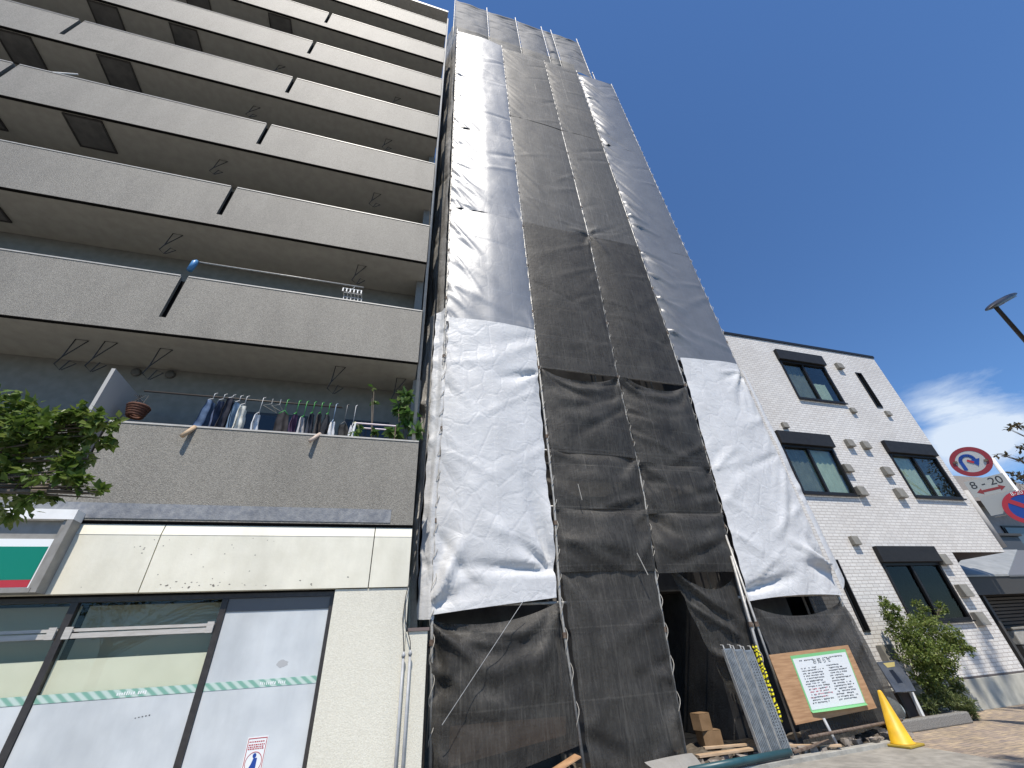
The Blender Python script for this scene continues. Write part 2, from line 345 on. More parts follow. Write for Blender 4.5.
# wire brackets for laundry poles hang under the soffits
def bracket(x, y, z, parent, s=1.0):
    m = MB(); r = .009
    A = Vector((x, y, z)); 
    B = A+Vector((-.02, 0, -.36*s)); m.tube([B, A, A+Vector((.17*s, 0, -.012)), B, A+Vector((-.06*s, .0, -.50*s)), A+Vector((.05*s, .0, -.60*s)), A+Vector((.10*s, 0, -.42*s)), A+Vector((.20*s, 0, -.46*s)), A+Vector((.07*s, 0, -.60*s))], r, 5)
    return m.build('pole_bracket', MT['wire'], parent)
for k in range(1, 6):
    for x in (-4.7, -1.2):
        bracket(x, 6.72, zb[k]+.012, apt, 1.0)
bracket(-3.95, 6.75, zb[1]+.012, apt, 1.05); bracket(-.1, 6.9, zb[1]+.012, apt, 1.0); bracket(-5.1, 6.75, zb[1]+.012, apt, 1.0)
MB().tube([(-9.15+.0*i, 6.75-.0*i, 11.72-.02*i) for i in range(1)]+[(-9.1, 6.8, 11.6), (-9.0, 6.95, 11.4), (-8.85, 7.2, 11.25), (-8.75, 7.4, 11.22)], .05, 10).build('drain_duct', MT['innerwall'], apt, True)
# round vent caps on the wall over the first balcony
for x, z in ((-4.48, 6.03), (-3.98, 6.05)):
    MB().tube([(x, 7.401, z), (x, 7.36, z), (x, 7.34, z-.01)], [.075, .075, .05], 14).build('vent_cap', MT['hatch'], apt, True)
# sliding doors on the first balcony
for x0, x1 in ((-3.2, -1.6), (-.95, -.15)):
    d = MB().box(x0, x1, 7.36, 7.4, 3.55, 5.42).build('balcony_door', MT['darkframe'], apt)
    MB().box(x0+.06, (x0+x1)/2-.02, 7.34, 7.359, 3.6, 5.36).box((x0+x1)/2+.02, x1-.06, 7.34, 7.359, 3.6, 5.36).build('pane', mat('door_glass', (.02, .022, .025), .08), d)
# partition board between two flats, first balcony
pb = MB().box(-4.03, -3.985, LY-.16, LY+.95, 4.56, 5.30).build('partition_board', mat('partition_grey', (.42, .41, .39), .8), apt)
MB().box(-3.93, -3.83, LY-.03, LY-.003, 3.62, 4.40).build('slit_cover', MT['darkframe'], apt)
# painted band along the bottom of the first parapet
MB().box(XL, .05, LY-.008, LY-.002, 3.225, 3.415).build('painted_band', MT['bluegrey'], apt)
MB().box(XL, .37, LY+.02, LY+.3, 3.165, 3.199).build('shadow_joint', MT['black'], apt)
# cream fascia in panels
xs = [XL, -7.4, at(151, 560, LY).x, at(371.5, 560, LY).x, .375]
for a, b in zip(xs[:-1], xs[1:]):
    fp = MB().box(a+.006, b-.006, LY, LY+.10, 2.385, 3.03).build('fascia_panel', MT['fascia'], apt)
    MB().add([(a+.006, LY-.004, 3.032), (b-.006, LY-.004, 3.032), (b-.006, LY+.03, 3.163), (a+.006, LY+.03, 3.163), (a+.006, LY+.1, 3.032), (b-.006, LY+.1, 3.032), (b-.006, LY+.1, 3.163), (a+.006, LY+.1, 3.163)],
             [(0, 1, 2, 3), (4, 7, 6, 5), (0, 4, 5, 1), (3, 2, 6, 7), (0, 3, 7, 4), (1, 5, 6, 2)]).build('ledge', MT['fascia'], fp)
MB().box(XL, .37, LY+.101, LY+.3, 2.36, 3.164).build('fascia_backing', MT['black'], apt)
MB().box(-.55, .385, LY+.02, 7.6, 0, 2.375).build('pillar', MT['pillar'], apt, bevel=.008)
# shop window
GY = 6.43
sf = MB()
sf.box(XL, -.552, GY-.03, GY+.05, 2.31, 2.36)
for x, w in ((-8.4, .035), (-6.0, .035), (-3.30, .033), (-1.80, .033), (-.58, .022)): sf.box(x-w, x+w, GY-.028, GY+.048, 0, 2.309)
sf.build('shopfront_frame', MT['darkframe'], apt)
spans = [(XL, -8.44), (-8.36, -6.04), (-5.96, -3.335), (-3.265, -1.835)]
for a, b in spans:
    w = MB().box(a, b, GY+.004, GY+.010, 0, 2.308).build('shop_window', MT['glass'], apt)
    MB().box(a+.002, b-.002, GY-.045, GY+.003, 1.955, 2.005).box(a+.002, b-.002, GY-.03, GY+.003, 2.02, 2.05).build('transom', MT['alu'], w)
    MB().box(a+.002, b-.002, GY-.004, GY+.0025, 0, 1.385).build('window_film', MT['film'], w)
    MB().box(a+.002, b-.002, GY+.035, GY+.04, 1.2, 1.76).build('paper_screen', MT['paper'], w)
    MB().box(a+.002, b-.002, GY+.22, GY+.23, 1.2, 2.3).build('olive_blind', mat('olive_blind', (.40, .39, .32), .8), w)
    for x in (a+.002, b-.072): MB().box(x, x+.07, GY-.06, GY-.046, 1.95, 2.065).build('corner_bracket', MT['alu'], w)
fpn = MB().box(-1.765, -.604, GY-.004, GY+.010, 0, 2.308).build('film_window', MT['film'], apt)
MB().box(-1.765, -.604, GY-.012, GY-.0055, 2.165, 2.308).build('fascia_shade_strip', mat('fascia_shade_grey', (.13, .135, .14), .5), fpn)  # dark strip painting in the fascia's shade across the top of the film
MB().box(XL, -.56, GY+.6, GY+.62, 0, 2.4).build('shop_interior', MT['dark'], apt)
def stripemat():
    M = mat('hatched_tape', (.5, .7, .6), .4); w = N(M, 'ShaderNodeTexWave', Scale=4.6, Distortion=.6); mp = N(M, 'ShaderNodeMapping'); mp.inputs['Rotation'].default_value = (0, math.radians(52), 0)
    g = N(M, 'ShaderNodeNewGeometry'); L(M, g.outputs['Position'], mp.inputs['Vector']); L(M, mp.outputs[0], w.inputs['Vector'])
    L(M, ramp(M, w.outputs['Fac'], [(.2, (.20, .40, .32)), (.8, (.50, .62, .57))]), bsdf(M).inputs['Base Color']); return M
MT['tape'] = stripemat()
for a, b in [(-5.96, -3.335), (-3.265, -1.835), (-1.765, -.604)]:
    tp = MB().box(a+.002, b-.002, GY-.0075, GY-.0045, 1.388, 1.462).build('striped_tape', MT['tape'], apt)
    # row of tiny illegible white letters printed on the tape
    m = MB(); x = (a+b)/2-.02
    for i in range(13):
        if i in (8,): continue
        m.box(x+i*.021, x+i*.021+random.uniform(.008, .015), GY-.009, GY-.0078, 1.405+random.uniform(0, .008), 1.435+random.uniform(-.006, .006))
    stuff(m.build('tape_lettering', MT['signwhite'], tp))
# marks left on the film
MB().fan((-1.02, GY-.0052, 1.60), (1, 0, 0), (0, 0, 1), [(.075*math.cos(a)*random.uniform(.7, 1), .045*math.sin(a)*random.uniform(.7, 1)) for a in [i*PI/9 for i in range(18)]]).build('film_stain', mat('film_stain', (.42, .43, .44), .6), fpn)
m = MB()
for i in range(5): m.box(-2.33+i*.03, -2.33+i*.03+.012, GY-.0056, GY-.0046, 1.20+i*.003, 1.207+i*.004)
m.build('film_scratches', MT['wire'], apt)
m = MB()
for i in range(26):
    x = random.uniform(-2.6, -.2); z = 2.42+abs(random.gauss(0, .04)); s = random.uniform(.003, .012)
    m.fan((x, LY-.0012, z), (1, 0, 0), (0, 0, 1), [(s*random.uniform(.6, 1.6)*math.cos(a), s*random.uniform(.5, 1)*math.sin(a)) for a in [i*PI/4 for i in range(8)]])
for i in range(24):
    x = random.uniform(-3.3, -1.4); z = random.uniform(2.45, 3.0); s = random.uniform(.003, .009)
    m.fan((x, LY-.0012, z), (1, 0, 0), (0, 0, 1), [(s*random.uniform(.6, 1.8)*math.cos(a), s*random.uniform(.5, 1)*math.sin(a)) for a in [i*PI/4 for i in range(8)]])
stuff(m.build('chipped_paint', mat('chipped_paint', (.22, .20, .17), .9), apt))
# warning sticker on the film
st = MB().box(-1.20, -1.00, GY-.0075, GY-.0048, .56, .945).build('warning_sticker', MT['signwhite'], apt)
m = MB()
for a in ((-1.192, -1.008, .93, .937), (-1.192, -1.008, .566, .572), (-1.192, -1.186, .572, .93), (-1.014, -1.008, .572, .93)): m.box(a[0], a[1], GY-.009, GY-.0077, a[2], a[3])
m.build('sticker_border', MT['red'], st)
m = MB()
for j, z in enumerate((.905, .88, .862, .846)):
    x = -1.178
    while x < -1.03: w = random.uniform(.008, .02); m.box(x, x+w, GY-.009, GY-.0077, z-.005, z+.005); x += w+.006
m.build('sticker_lettering', MT['red'], st)
m = MB().fan((-1.10, GY-.009, .79), (1, 0, 0), (0, 0, 1), [(.018*math.cos(a), .02*math.sin(a)) for a in [i*PI/8 for i in range(16)]])
m.fan((-1.10, GY-.009, .70), (1, 0, 0), (0, 0, 1), [(-.065, -.06), (.03, -.06), (.03, .07), (-.005, .07), (-.02, .02)])
m.build('sticker_figure', MT['blue'], st)
m = MB().tube([(-1.10+.078*math.cos(a), GY-.008, .735+.085*math.sin(a)) for a in [i*2*PI/28 for i in range(29)]], .003, 5)
m.build('sticker_ring', MT['red'], st)
# low wall with brown cap beside the pillar, conduits and cable
MB().box(.388, .665, LY+.05, LY+.35, 0, 1.86).build('side_wall', MT['pillar'], apt)
MB().box(.41, .685, LY+.03, LY+.37, 1.862, 1.90).build('wall_cap', MT['cap'], apt)
for x, h in ((.375, 1.585), (.455, 1.60)):
    c = MB().tube([(x, LY-.012, 0), (x, LY-.012, h)], .017, 10).build('conduit', MT['conduit'], apt, True)
    MB().tube([(x, LY-.012, h), (x, LY-.012, h+.03), (x, LY-.012, h+.06)], [.024, .024, .008], 10).build('conduit_head', MT['conduit'], c, True)
m = MB()
for x, h in ((.375, 1.64), (.455, 1.655)):
    m.tube([(x, LY-.012, h), (x-.01, LY-.015, 1.75), (.33+(.03 if x > .4 else 0), LY-.02, 2.0), (.345, LY-.02, 2.25), (.39, LY-.01, 2.5)], .006, 6)
m.build('cable', MT['wire'], apt, True)
m = MB().tube([(LBX+.034, LY+.06, 4.6), (LBX+.034, LY+.06, ROOF-.6)], .03, 10).build('downpipe', MT['pipe'], apt, True)

# ---- shop sign box
sg = thing('shop_sign', 'box sign with plain white, green and red stripes in a grey frame over the shopfront', 'sign', (-5.5, 6.15, 2.36))
X1, SY = -3.555, 6.13
m = MB()
m.box(-8.2, X1, SY, LY-.004, 3.16, 3.275)
m.build('top_frame', MT['white'], sg)
MB().box(-8.2, X1-.06, SY, LY-.004, 2.385, 2.43).build('bottom_frame', MT['greysign'], sg)
MB().box(X1-.055, X1, SY, LY-.004, 2.385, 3.158).box(X1-.10, X1-.056, SY+.03, LY-.004, 2.432, 3.158).build('side_frame', MT['greysign'], sg)
MB().box(-8.2, X1-.102, SY+.08, LY-.006, 2.95, 3.158).build('inner_reveal', MT['greysign'], sg)
fc = MB().box(-8.2, X1-.104, SY+.06, SY+.095, 2.432, 2.95).build('sign_face', MT['signwhite'], sg)
MB().box(-8.2, X1-.13, SY+.055, SY+.0595, 2.52, 2.865).build('green_stripe', MT['green'], fc)
MB().box(-8.2, X1-.13, SY+.055, SY+.0595, 2.445, 2.518).build('red_stripe', MT['red'], fc)

# ------------------------------------------------------------------ laundry and balcony things
def rod(name, a, b, r, m, label, group=None, cat='pole'):
    return tag(MB().tube([a, b], r, 8).build(name, m, None, True), label, cat, group)
rod('laundry_pole', (-3.86, 6.74, 5.31), (-.95, 6.74, 5.31), .014, mat('bronze_pole', (.06, .045, .035), .5), 'dark laundry pole carrying the hanging clothes on the lowest balcony', 'laundry poles')
rod('laundry_pole', (-3.97, 6.62, 8.16), (-.98, 6.62, 8.17), .016, MT['galv'], 'bare steel laundry pole on the second balcony up, with blue wrap at its left end', 'laundry poles')
rod('laundry_pole', (-9.3, 6.5, 13.0), (-8.1, 6.5, 13.55), .018, MT['white'], 'white pole end poking up over an upper left parapet', 'laundry poles')
rod('pole_end', at(195, 427, 6.30), at(182, 436, 6.19), .033, MT['wood'], 'pale wooden pole end jutting over the parapet below the jeans', 'pole ends on the parapet', 'pole end')
rod('pole_end', at(320, 434, 6.33), at(310, 441, 6.19), .03, mat('beige_pole', (.5, .4, .33), .6), 'beige pole end jutting over the parapet below the dark clothes', 'pole ends on the parapet', 'pole end')
p = at(193, 266, 6.6)
m = MB().tube([p+Vector((-.02, 0, -.12)), p+Vector((.0, 0, .1)), p+Vector((.02, 0, .16))], [.05, .055, .02], 10)
tag(m.build('blue_wrap', mat('blue_plastic', (.08, .25, .5), .4), None, True), 'small blue plastic wrap at the left end of the bare laundry pole', 'wrap')
# peg frame hanging from the bare pole
p = Vector((-1.16, 6.62, 8.15)); bk = thing('peg_hanger', 'small white wire peg frame hanging at the right end of the bare laundry pole', 'peg hanger', p)
m = MB()
for i in range(6): m.tube([p+Vector((-.18+i*.07, -.12, -.2)), p+Vector((-.18+i*.07, .12, -.2))], .008, 5)
for y in (-.12, 0, .12): m.tube([p+Vector((-.18, y, -.2)), p+Vector((.17, y, -.2))], .009, 5)
m.build('frame', MT['white'], bk)
m = MB()
for i in range(6):
    for y in (-.12, .12): m.box(p.x-.19+i*.07, p.x-.17+i*.07, p.y+y-.01, p.y+y+.01, p.z-.29, p.z-.2)
m.build('pegs', MT['white'], bk)
MB().tube([p+Vector((-.1, 0, -.2)), p+Vector((0, 0, -.02)), p+Vector((0, 0, .03))], .006, 5).build('hook', MT['white'], bk)
# garments
def garment(name, x, w, top, bot, col, label, cat, hang=(.6, .6, .6), flare=1.05, yaw=1.45, y=6.62, group='clothes on the laundry pole'):
    w *= .8
    if max(col) < .1: top += .07
    P = Vector((x, y, 5.30)); t = thing(name, label, cat, P, group)
    ca, sa = math.cos(yaw), math.sin(yaw); seed = random.random()*50
    def fn(sgn):
        def f(u, v):
            ww = w*.8*(.82+.18*min(1, v*3.5))*(1+(flare-1)*v)
            a = (u-.5)*ww; d = sgn*(.02*math.sin(PI*u)+.006)+.03*math.sin(u*11+seed)*(.3+v)+.015*noise.noise(Vector((u*4, v*5, seed)))
            sh = .03*max(0, 1-v*5)*abs(u-.5)*2+.03*noise.noise(Vector((u*3, 0, seed)))
            return Vector((x+a*ca-d*sa+.03*math.sin(v*5+seed)*v, y+a*sa+d*ca, top-(top-bot)*v-sh))
        return f
    m = MB().grid(fn(1), 12, 16).grid(fn(-1), 12, 16)
    m.build('cloth', noisy('cloth_'+name, col, tuple(min(1, c*1.7+.02) for c in col), 9, .9), t, True)
    m = MB().tube([Vector((x-w*.3*ca, y-w*.3*sa, top-.03)), Vector((x, y, top+.05)), Vector((x+w*.3*ca, y+w*.3*sa, top-.03))], .007, 6)
    m.tube([Vector((x, y, top+.05)), Vector((x, y, 5.30)), Vector((x+.02, y+.03, 5.335)), Vector((x, y+.06, 5.31))], .005, 6)
    m.build('hanger', mat('hanger_plastic', hang, .4), t, True); return t
grn = (.05, .35, .06)
garment('jeans', -2.86, .42, 5.16, 4.35, (.10, .15, .24), 'faded blue jeans hanging leftmost on the laundry pole', 'jeans')
garment('jeans', -2.72, .42, 5.17, 4.35, (.06, .08, .14), 'dark navy jeans, second garment from the left on the pole', 'jeans')
garment('shirt', -2.60, .42, 5.15, 4.35, (.02, .02, .03), 'black shirt hanging between dark and pale blue jeans', 'shirt')
garment('jeans', -2.49, .42, 5.16, 4.35, (.16, .24, .34), 'pale blue jeans hanging right of the black shirt', 'jeans')
garment('shirt', -2.40, .40, 5.12, 4.35, (.62, .60, .52), 'cream shirt edge-on at the right of the jeans', 'shirt')
garment('towel', -2.16, .36, 4.98, 4.35, (.74, .76, .80), 'white towel hanging alone in the gap between jeans and dark clothes', 'towel')
garment('trousers', -1.80, .30, 4.98, 4.3, (.012, .01, .012), 'broad black trousers at the left of the green hangers', 'trousers', grn, yaw=.3)
garment('shirt', -1.62, .36, 4.96, 4.35, (.05, .02, .06), 'dark purple shirt on a green hanger', 'shirt', grn)
garment('shirt', -1.50, .36, 4.98, 4.35, (.42, .41, .42), 'light grey shirt on a green hanger among dark clothes', 'shirt', grn)
garment('shirt', -1.38, .38, 4.99, 4.35, (.02, .025, .04), 'dark navy shirt on a green hanger right of the grey one', 'shirt', grn)
garment('shirt', -1.26, .38, 5.0, 4.35, (.035, .03, .03), 'charcoal shirt on a green hanger with reddish collar', 'shirt', grn)
garment('shirt', -1.14, .36, 5.0, 4.35, (.03, .03, .035), 'black shirt on the rightmost green hanger', 'shirt', grn)
garment('shirt', -1.04, .24, 4.95, 4.52, (.62, .65, .70), 'small white and pale blue shirt near the right end of the dark clothes', 'shirt', (.3, .4, .55))
garment('trousers', -.86, .26, 4.86, 4.35, (.015, .014, .014), 'narrow black trousers beside the white drying rack', 'trousers', (.2, .2, .2), yaw=.4)
garment('sock', -.72, .12, 4.92, 4.42, (.42, .42, .44), 'thin pale grey sock strip hanging next to the drying rack', 'sock', (.6, .6, .6))
# empty wire hangers
hp = thing('coat_hanger', 'thin empty wire hanger, left of the pair between towel and black trousers', 'hanger', (-2.02, 6.62, 5.30), 'empty hangers on the laundry pole')
MB().tube([(-2.02, 6.62, 5.30), (-2.02, 6.62, 5.2), (-2.10, 6.5, 5.1), (-1.94, 6.74, 5.1), (-2.02, 6.62, 5.2)], .006, 5).build('wire', MT['galv'], hp)
h2 = copy_tree(hp, Vector((-1.90, 6.62, 5.30))); h2['label'] = 'thin empty wire hanger, right of the pair and next to black trousers'
# white drying rack
rk = thing('drying_rack', 'pinkish white tubular drying rack standing behind the lowest parapet near the plants', 'drying rack', (-.35, 6.5, 4.3))
MB().tube([(-.70, 6.42, 4.3), (-.66, 6.42, 4.86)], .016, 8).tube([(-.64, 6.62, 4.3), (-.62, 6.62, 4.86)], .016, 8).build('leg', MT['white'], rk)
MB().tube([(-.02, 6.42, 4.3), (-.02, 6.42, 4.86)], .012, 8).build('leg', MT['rust'], rk)
MB().tube([(-.66, 6.42, 4.86), (-.02, 6.42, 4.86)], .014, 8).tube([(-.62, 6.62, 4.88), (-.02, 6.62, 4.88)], .014, 8).build('rail', mat('pink_white_tube', (.62, .52, .58), .4), rk)
MB().tube([(-.67, 6.42, 4.865), (-.62, 6.62, 4.885)], .022, 8).build('corner_joint', mat('cream_plastic', (.65, .6, .35), .5), rk)
# reddish basket hung on the partition
p = at(137, 411, 6.55); bs = thing('hanging_basket', 'reddish brown wicker basket hung on the white partition board', 'basket', p)
m = MB()
for j in range(5): m.tube([p+Vector((.09*(1+.1*j)*math.cos(a), .09*(1+.1*j)*math.sin(a), -.08+j*.035)) for a in [i*2*PI/20 for i in range(21)]], .022, 6)
m.build('weave', noisy('wicker', (.06, .022, .014), (.13, .05, .028), 30, .8), bs, True)
m = MB()
for i in range(7):
    a = i*.9; m.tube([p+Vector((.13*math.cos(a), .13*math.sin(a), .08)), p+Vector((-.12+.03*i, -.02, .26))], .004, 5)
m.build('wire', MT['wire'], bs)
# ------------------------------------------------------------------ leaves
def leafshape(c, d, n, s, w=.5):
    d = d.normalized(); a = d.cross(n); a = a.normalized() if a.length > 1e-4 else Vector((1, 0, 0)); n2 = a.cross(d)
    return [c, c+d*s*.45+a*s*w*.5+n2*s*.08, c+d*s, c+d*s*.45-a*s*w*.5+n2*s*.08, c+d*s*.5]
def rv(): 
    while True:
        v = Vector((random.uniform(-1, 1), random.uniform(-1, 1), random.uniform(-1, 1)))
        if .01 < v.length < 1: return v
def foliage(clusters, s, droop=.3, w=.5):
    """clusters: (centre, radius vector, count)"""
    m = MB()
    for c, r, n in clusters:
        c = Vector(c)
        nsub = max(1, n//14)
        subs = [Vector((q.x*r[0], q.y*r[1], q.z*r[2])) for q in (rv() for _ in range(nsub))]
        for i in range(n):
            q = random.choice(subs)+rv()*.28*min(r); d = rv().normalized()+q*.6/max(r); d.z -= droop
            ls = s*random.uniform(.65, 1.25); V = leafshape(c+q, d, (rv().normalized()*.7+Vector((0, 0, 1))), ls, w)
            m.add(V[:4], [(0, 1, 2), (0, 2, 3)])
    return m
def potted(name, label, base, h, clusters, leaf=.09):
    t = thing(name, label, 'plant', base, 'plants on the lowest balcony'); b = Vector(base)
    MB().tube([b, b+Vector((0, 0, .22))], [.09, .12], 14).build('pot', mat('pot_terracotta', (.3, .13, .08), .8), t, True)
    m = MB()
    for c, r, n in clusters: m.tube([b+Vector((0, 0, .2)), (b+Vector(c))/2+Vector((.01, 0, .05)), Vector(c)], [.012, .008, .004], 6)
    m.build('stem', MT['bark'], t, True); foliage(clusters, leaf, .5, .55).build('leaves', MT['leaf_pot'], t); return t
potted('potted_plant', 'tall slender plant with two round leaf clumps over the lowest parapet', (-.36, 6.62, 4.10), 1, [(at(372, 398, 6.55), (.05, .05, .09), 10), (at(374, 388, 6.55), (.03, .03, .05), 3), (at(360, 430, 6.5), (.10, .06, .07), 14)], .11)
potted('potted_plant', 'leafy long-leaved plant at the right end of the lowest balcony', (.12, 6.6, 4.10), 1, [(at(398, 402, 6.5), (.14, .12, .14), 44), (at(406, 396, 6.5), (.13, .1, .12), 40), (at(410, 416, 6.45), (.11, .1, .14), 44), (at(416, 434, 6.42), (.08, .1, .10), 26), (at(392, 428, 6.5), (.13, .06, .07), 26)], .19)
potted('potted_plant', 'low green plant inside the white drying rack', (-.5, 6.55, 4.22), 1, [(at(362, 434, 6.48), (.12, .08, .08), 22), (at(378, 430, 6.48), (.1, .06, .07), 16)], .12)
# ------------------------------------------------------------------ scaffold
FY = 7.1
sc_ = thing('scaffold', 'steel pole scaffold wrapped in silver, white and black sheets', 'scaffold', (4.8, 7.6, 0))
PL = {  # front standards as (x, z) polylines
 'a': [(.88, 0), (.80, 2.1), (.82, 8), (.80, 26.9)],
 'b': [(2.98, 0), (2.88, 2.2), (2.99, 4), (3.0, 26.6)],
 'c': [(4.60, 0), (4.80, 2.7), (4.97, 4.2), (5.0, 7), (5.2, 12.4), (5.2, 26.4)],
 'd': [(6.42, 0), (6.55, 2.4), (6.83, 5), (6.93, 7.5), (6.97, 12), (6.98, 26.5)],
 'e': [(8.97, 0), (8.90, 2.1), (8.93, 8), (8.92, 26.2)]}
def px(k, z):
    P = PL[k]
    for (x0, z0), (x1, z1) in zip(P[:-1], P[1:]):
        if z <= z1: return x0+(x1-x0)*(z-z0)/(z1-z0)
    return P[-1][0]
def pole(pts, r=.0245, lace=None, clamps=True):
    po = MB().tube(pts, r, 10).build('pole', MT['galv'], sc_, True)
    z0, z1 = pts[0][2], pts[-1][2]
    if lace:       # one rope spiralling up the pole through the eyelets of both hems
        z0l, z1l = max(z0, lace[0]), min(z1, lace[1]); n = int((z1l-z0l)/.055); q = []
        for i in range(n+1):
            z = z0l+(z1l-z0l)*i/n
            for (a, b) in zip(pts[:-1], pts[1:]):
                if a[2] <= z <= b[2]+1e-6:
                    f = (z-a[2])/(b[2]-a[2]); c = Vector(a)+(Vector(b)-Vector(a))*f; t = z*2*PI/.44+.5*math.sin(z*2.3)
                    q.append(c+Vector((.038*math.cos(t), -.03+.036*math.sin(t), 0))); break
        MB().tube(q, .0055, 5).build('rope_lacing', MT['rope'], po, True)
    if clamps:
        z = z0+1.75
        while z < z1:
            for (a, b) in zip(pts[:-1], pts[1:]):
                if a[2] <= z <= b[2]:
                    f = (z-a[2])/(b[2]-a[2]); c = Vector(a)+(Vector(b)-Vector(a))*f; MB().tube([c+Vector((0, 0, -.04)), c+Vector((0, 0, .04))], .036, 8).build('clamp', MT['rust'], po); break
            z += 1.75
    return po
for k in PL: pole([(x, FY+.028, z) for x, z in PL[k]], .0245, (0.6, 26))
for x in (.64, 2.47, 4.19, 5.80, 6.42, 8.11): pole([(x, FY+.32, 24), (x, FY+.32, 32.9)], .024, (26, 32.4), False)
for x in (.85, 2.98, 4.9, 6.6, 8.9): pole([(x, FY+.85, 0), (x, FY+.85, 30)], .0245)
for y in (8.9, 10.7, 12.5, 14.4): pole([(.80, y, 0), (.80, y, 27.5)], .0245)
MB().tube([(.78, FY+.075, 2.23), (4.6, FY+.075, 2.2)], .0243, 8).build('ledger', MT['galv'], sc_, True)
MB().tube([(6.5, FY+.075, 2.2), (9.0, FY+.075, 2.2)], .0243, 8).build('ledger', MT['galv'], sc_, True)
for z in (3.8, 4.95, 7.05, 8.05, 12.4, 17, 19.3, 22, 26.3):
    MB().tube([(.78, FY+.078, z+.03), (9.0, FY+.078, z-.02)], .0243, 8).build('ledger', MT['galv'], sc_, True)
for z in (5.0, 8.0): MB().tube([(.85, FY+.81, z), (8.95, FY+.81, z)], .0243, 8).build('ledger', MT['galv'], sc_, True)
for z in (5.1, 8.1):
    for k in range(4): 
        x0 = (.9, 3.05, 5.0, 6.8)[k]; MB().box(x0, x0+1.8, FY+.14, FY+.54, z-.04, z).build('walk_board', MT['galv'], sc_)
# pole pair and bracing at the entrance
pole([(6.33, FY-.09, 0), (6.50, FY-.09, 2.9)], .024); pole([(6.62, FY-.06, .0), (6.56, FY-.06, 3.3)], .02)
m = MB().tube([at(524, 600, 6.86), at(442, 725, 6.82)], .0042, 6).build('tie_rope', MT['conduit'], sc_)
MB().tube([at(637, 553, 6.85), at(648, 575, 6.85)], .008, 6).build('tie_rope', MT['rope'], sc_)
MB().tube([at(578, 484, 6.88), at(582, 500, 6.88)], .006, 6).build('tie_rope', MT['rope'], sc_)
# front guard rail low over the soil
MB().tube([(6.45, 6.60, .25), (8.5, 6.66, .28)], .021, 8).build('guard_rail', MT['rust'], sc_, True)
for x in (7.15, 8.45): MB().tube([(x-.15, 6.66, 0), (x-.18, 6.72, .42)], .021, 8).build('rail_post', MT['conduit'], sc_, True)

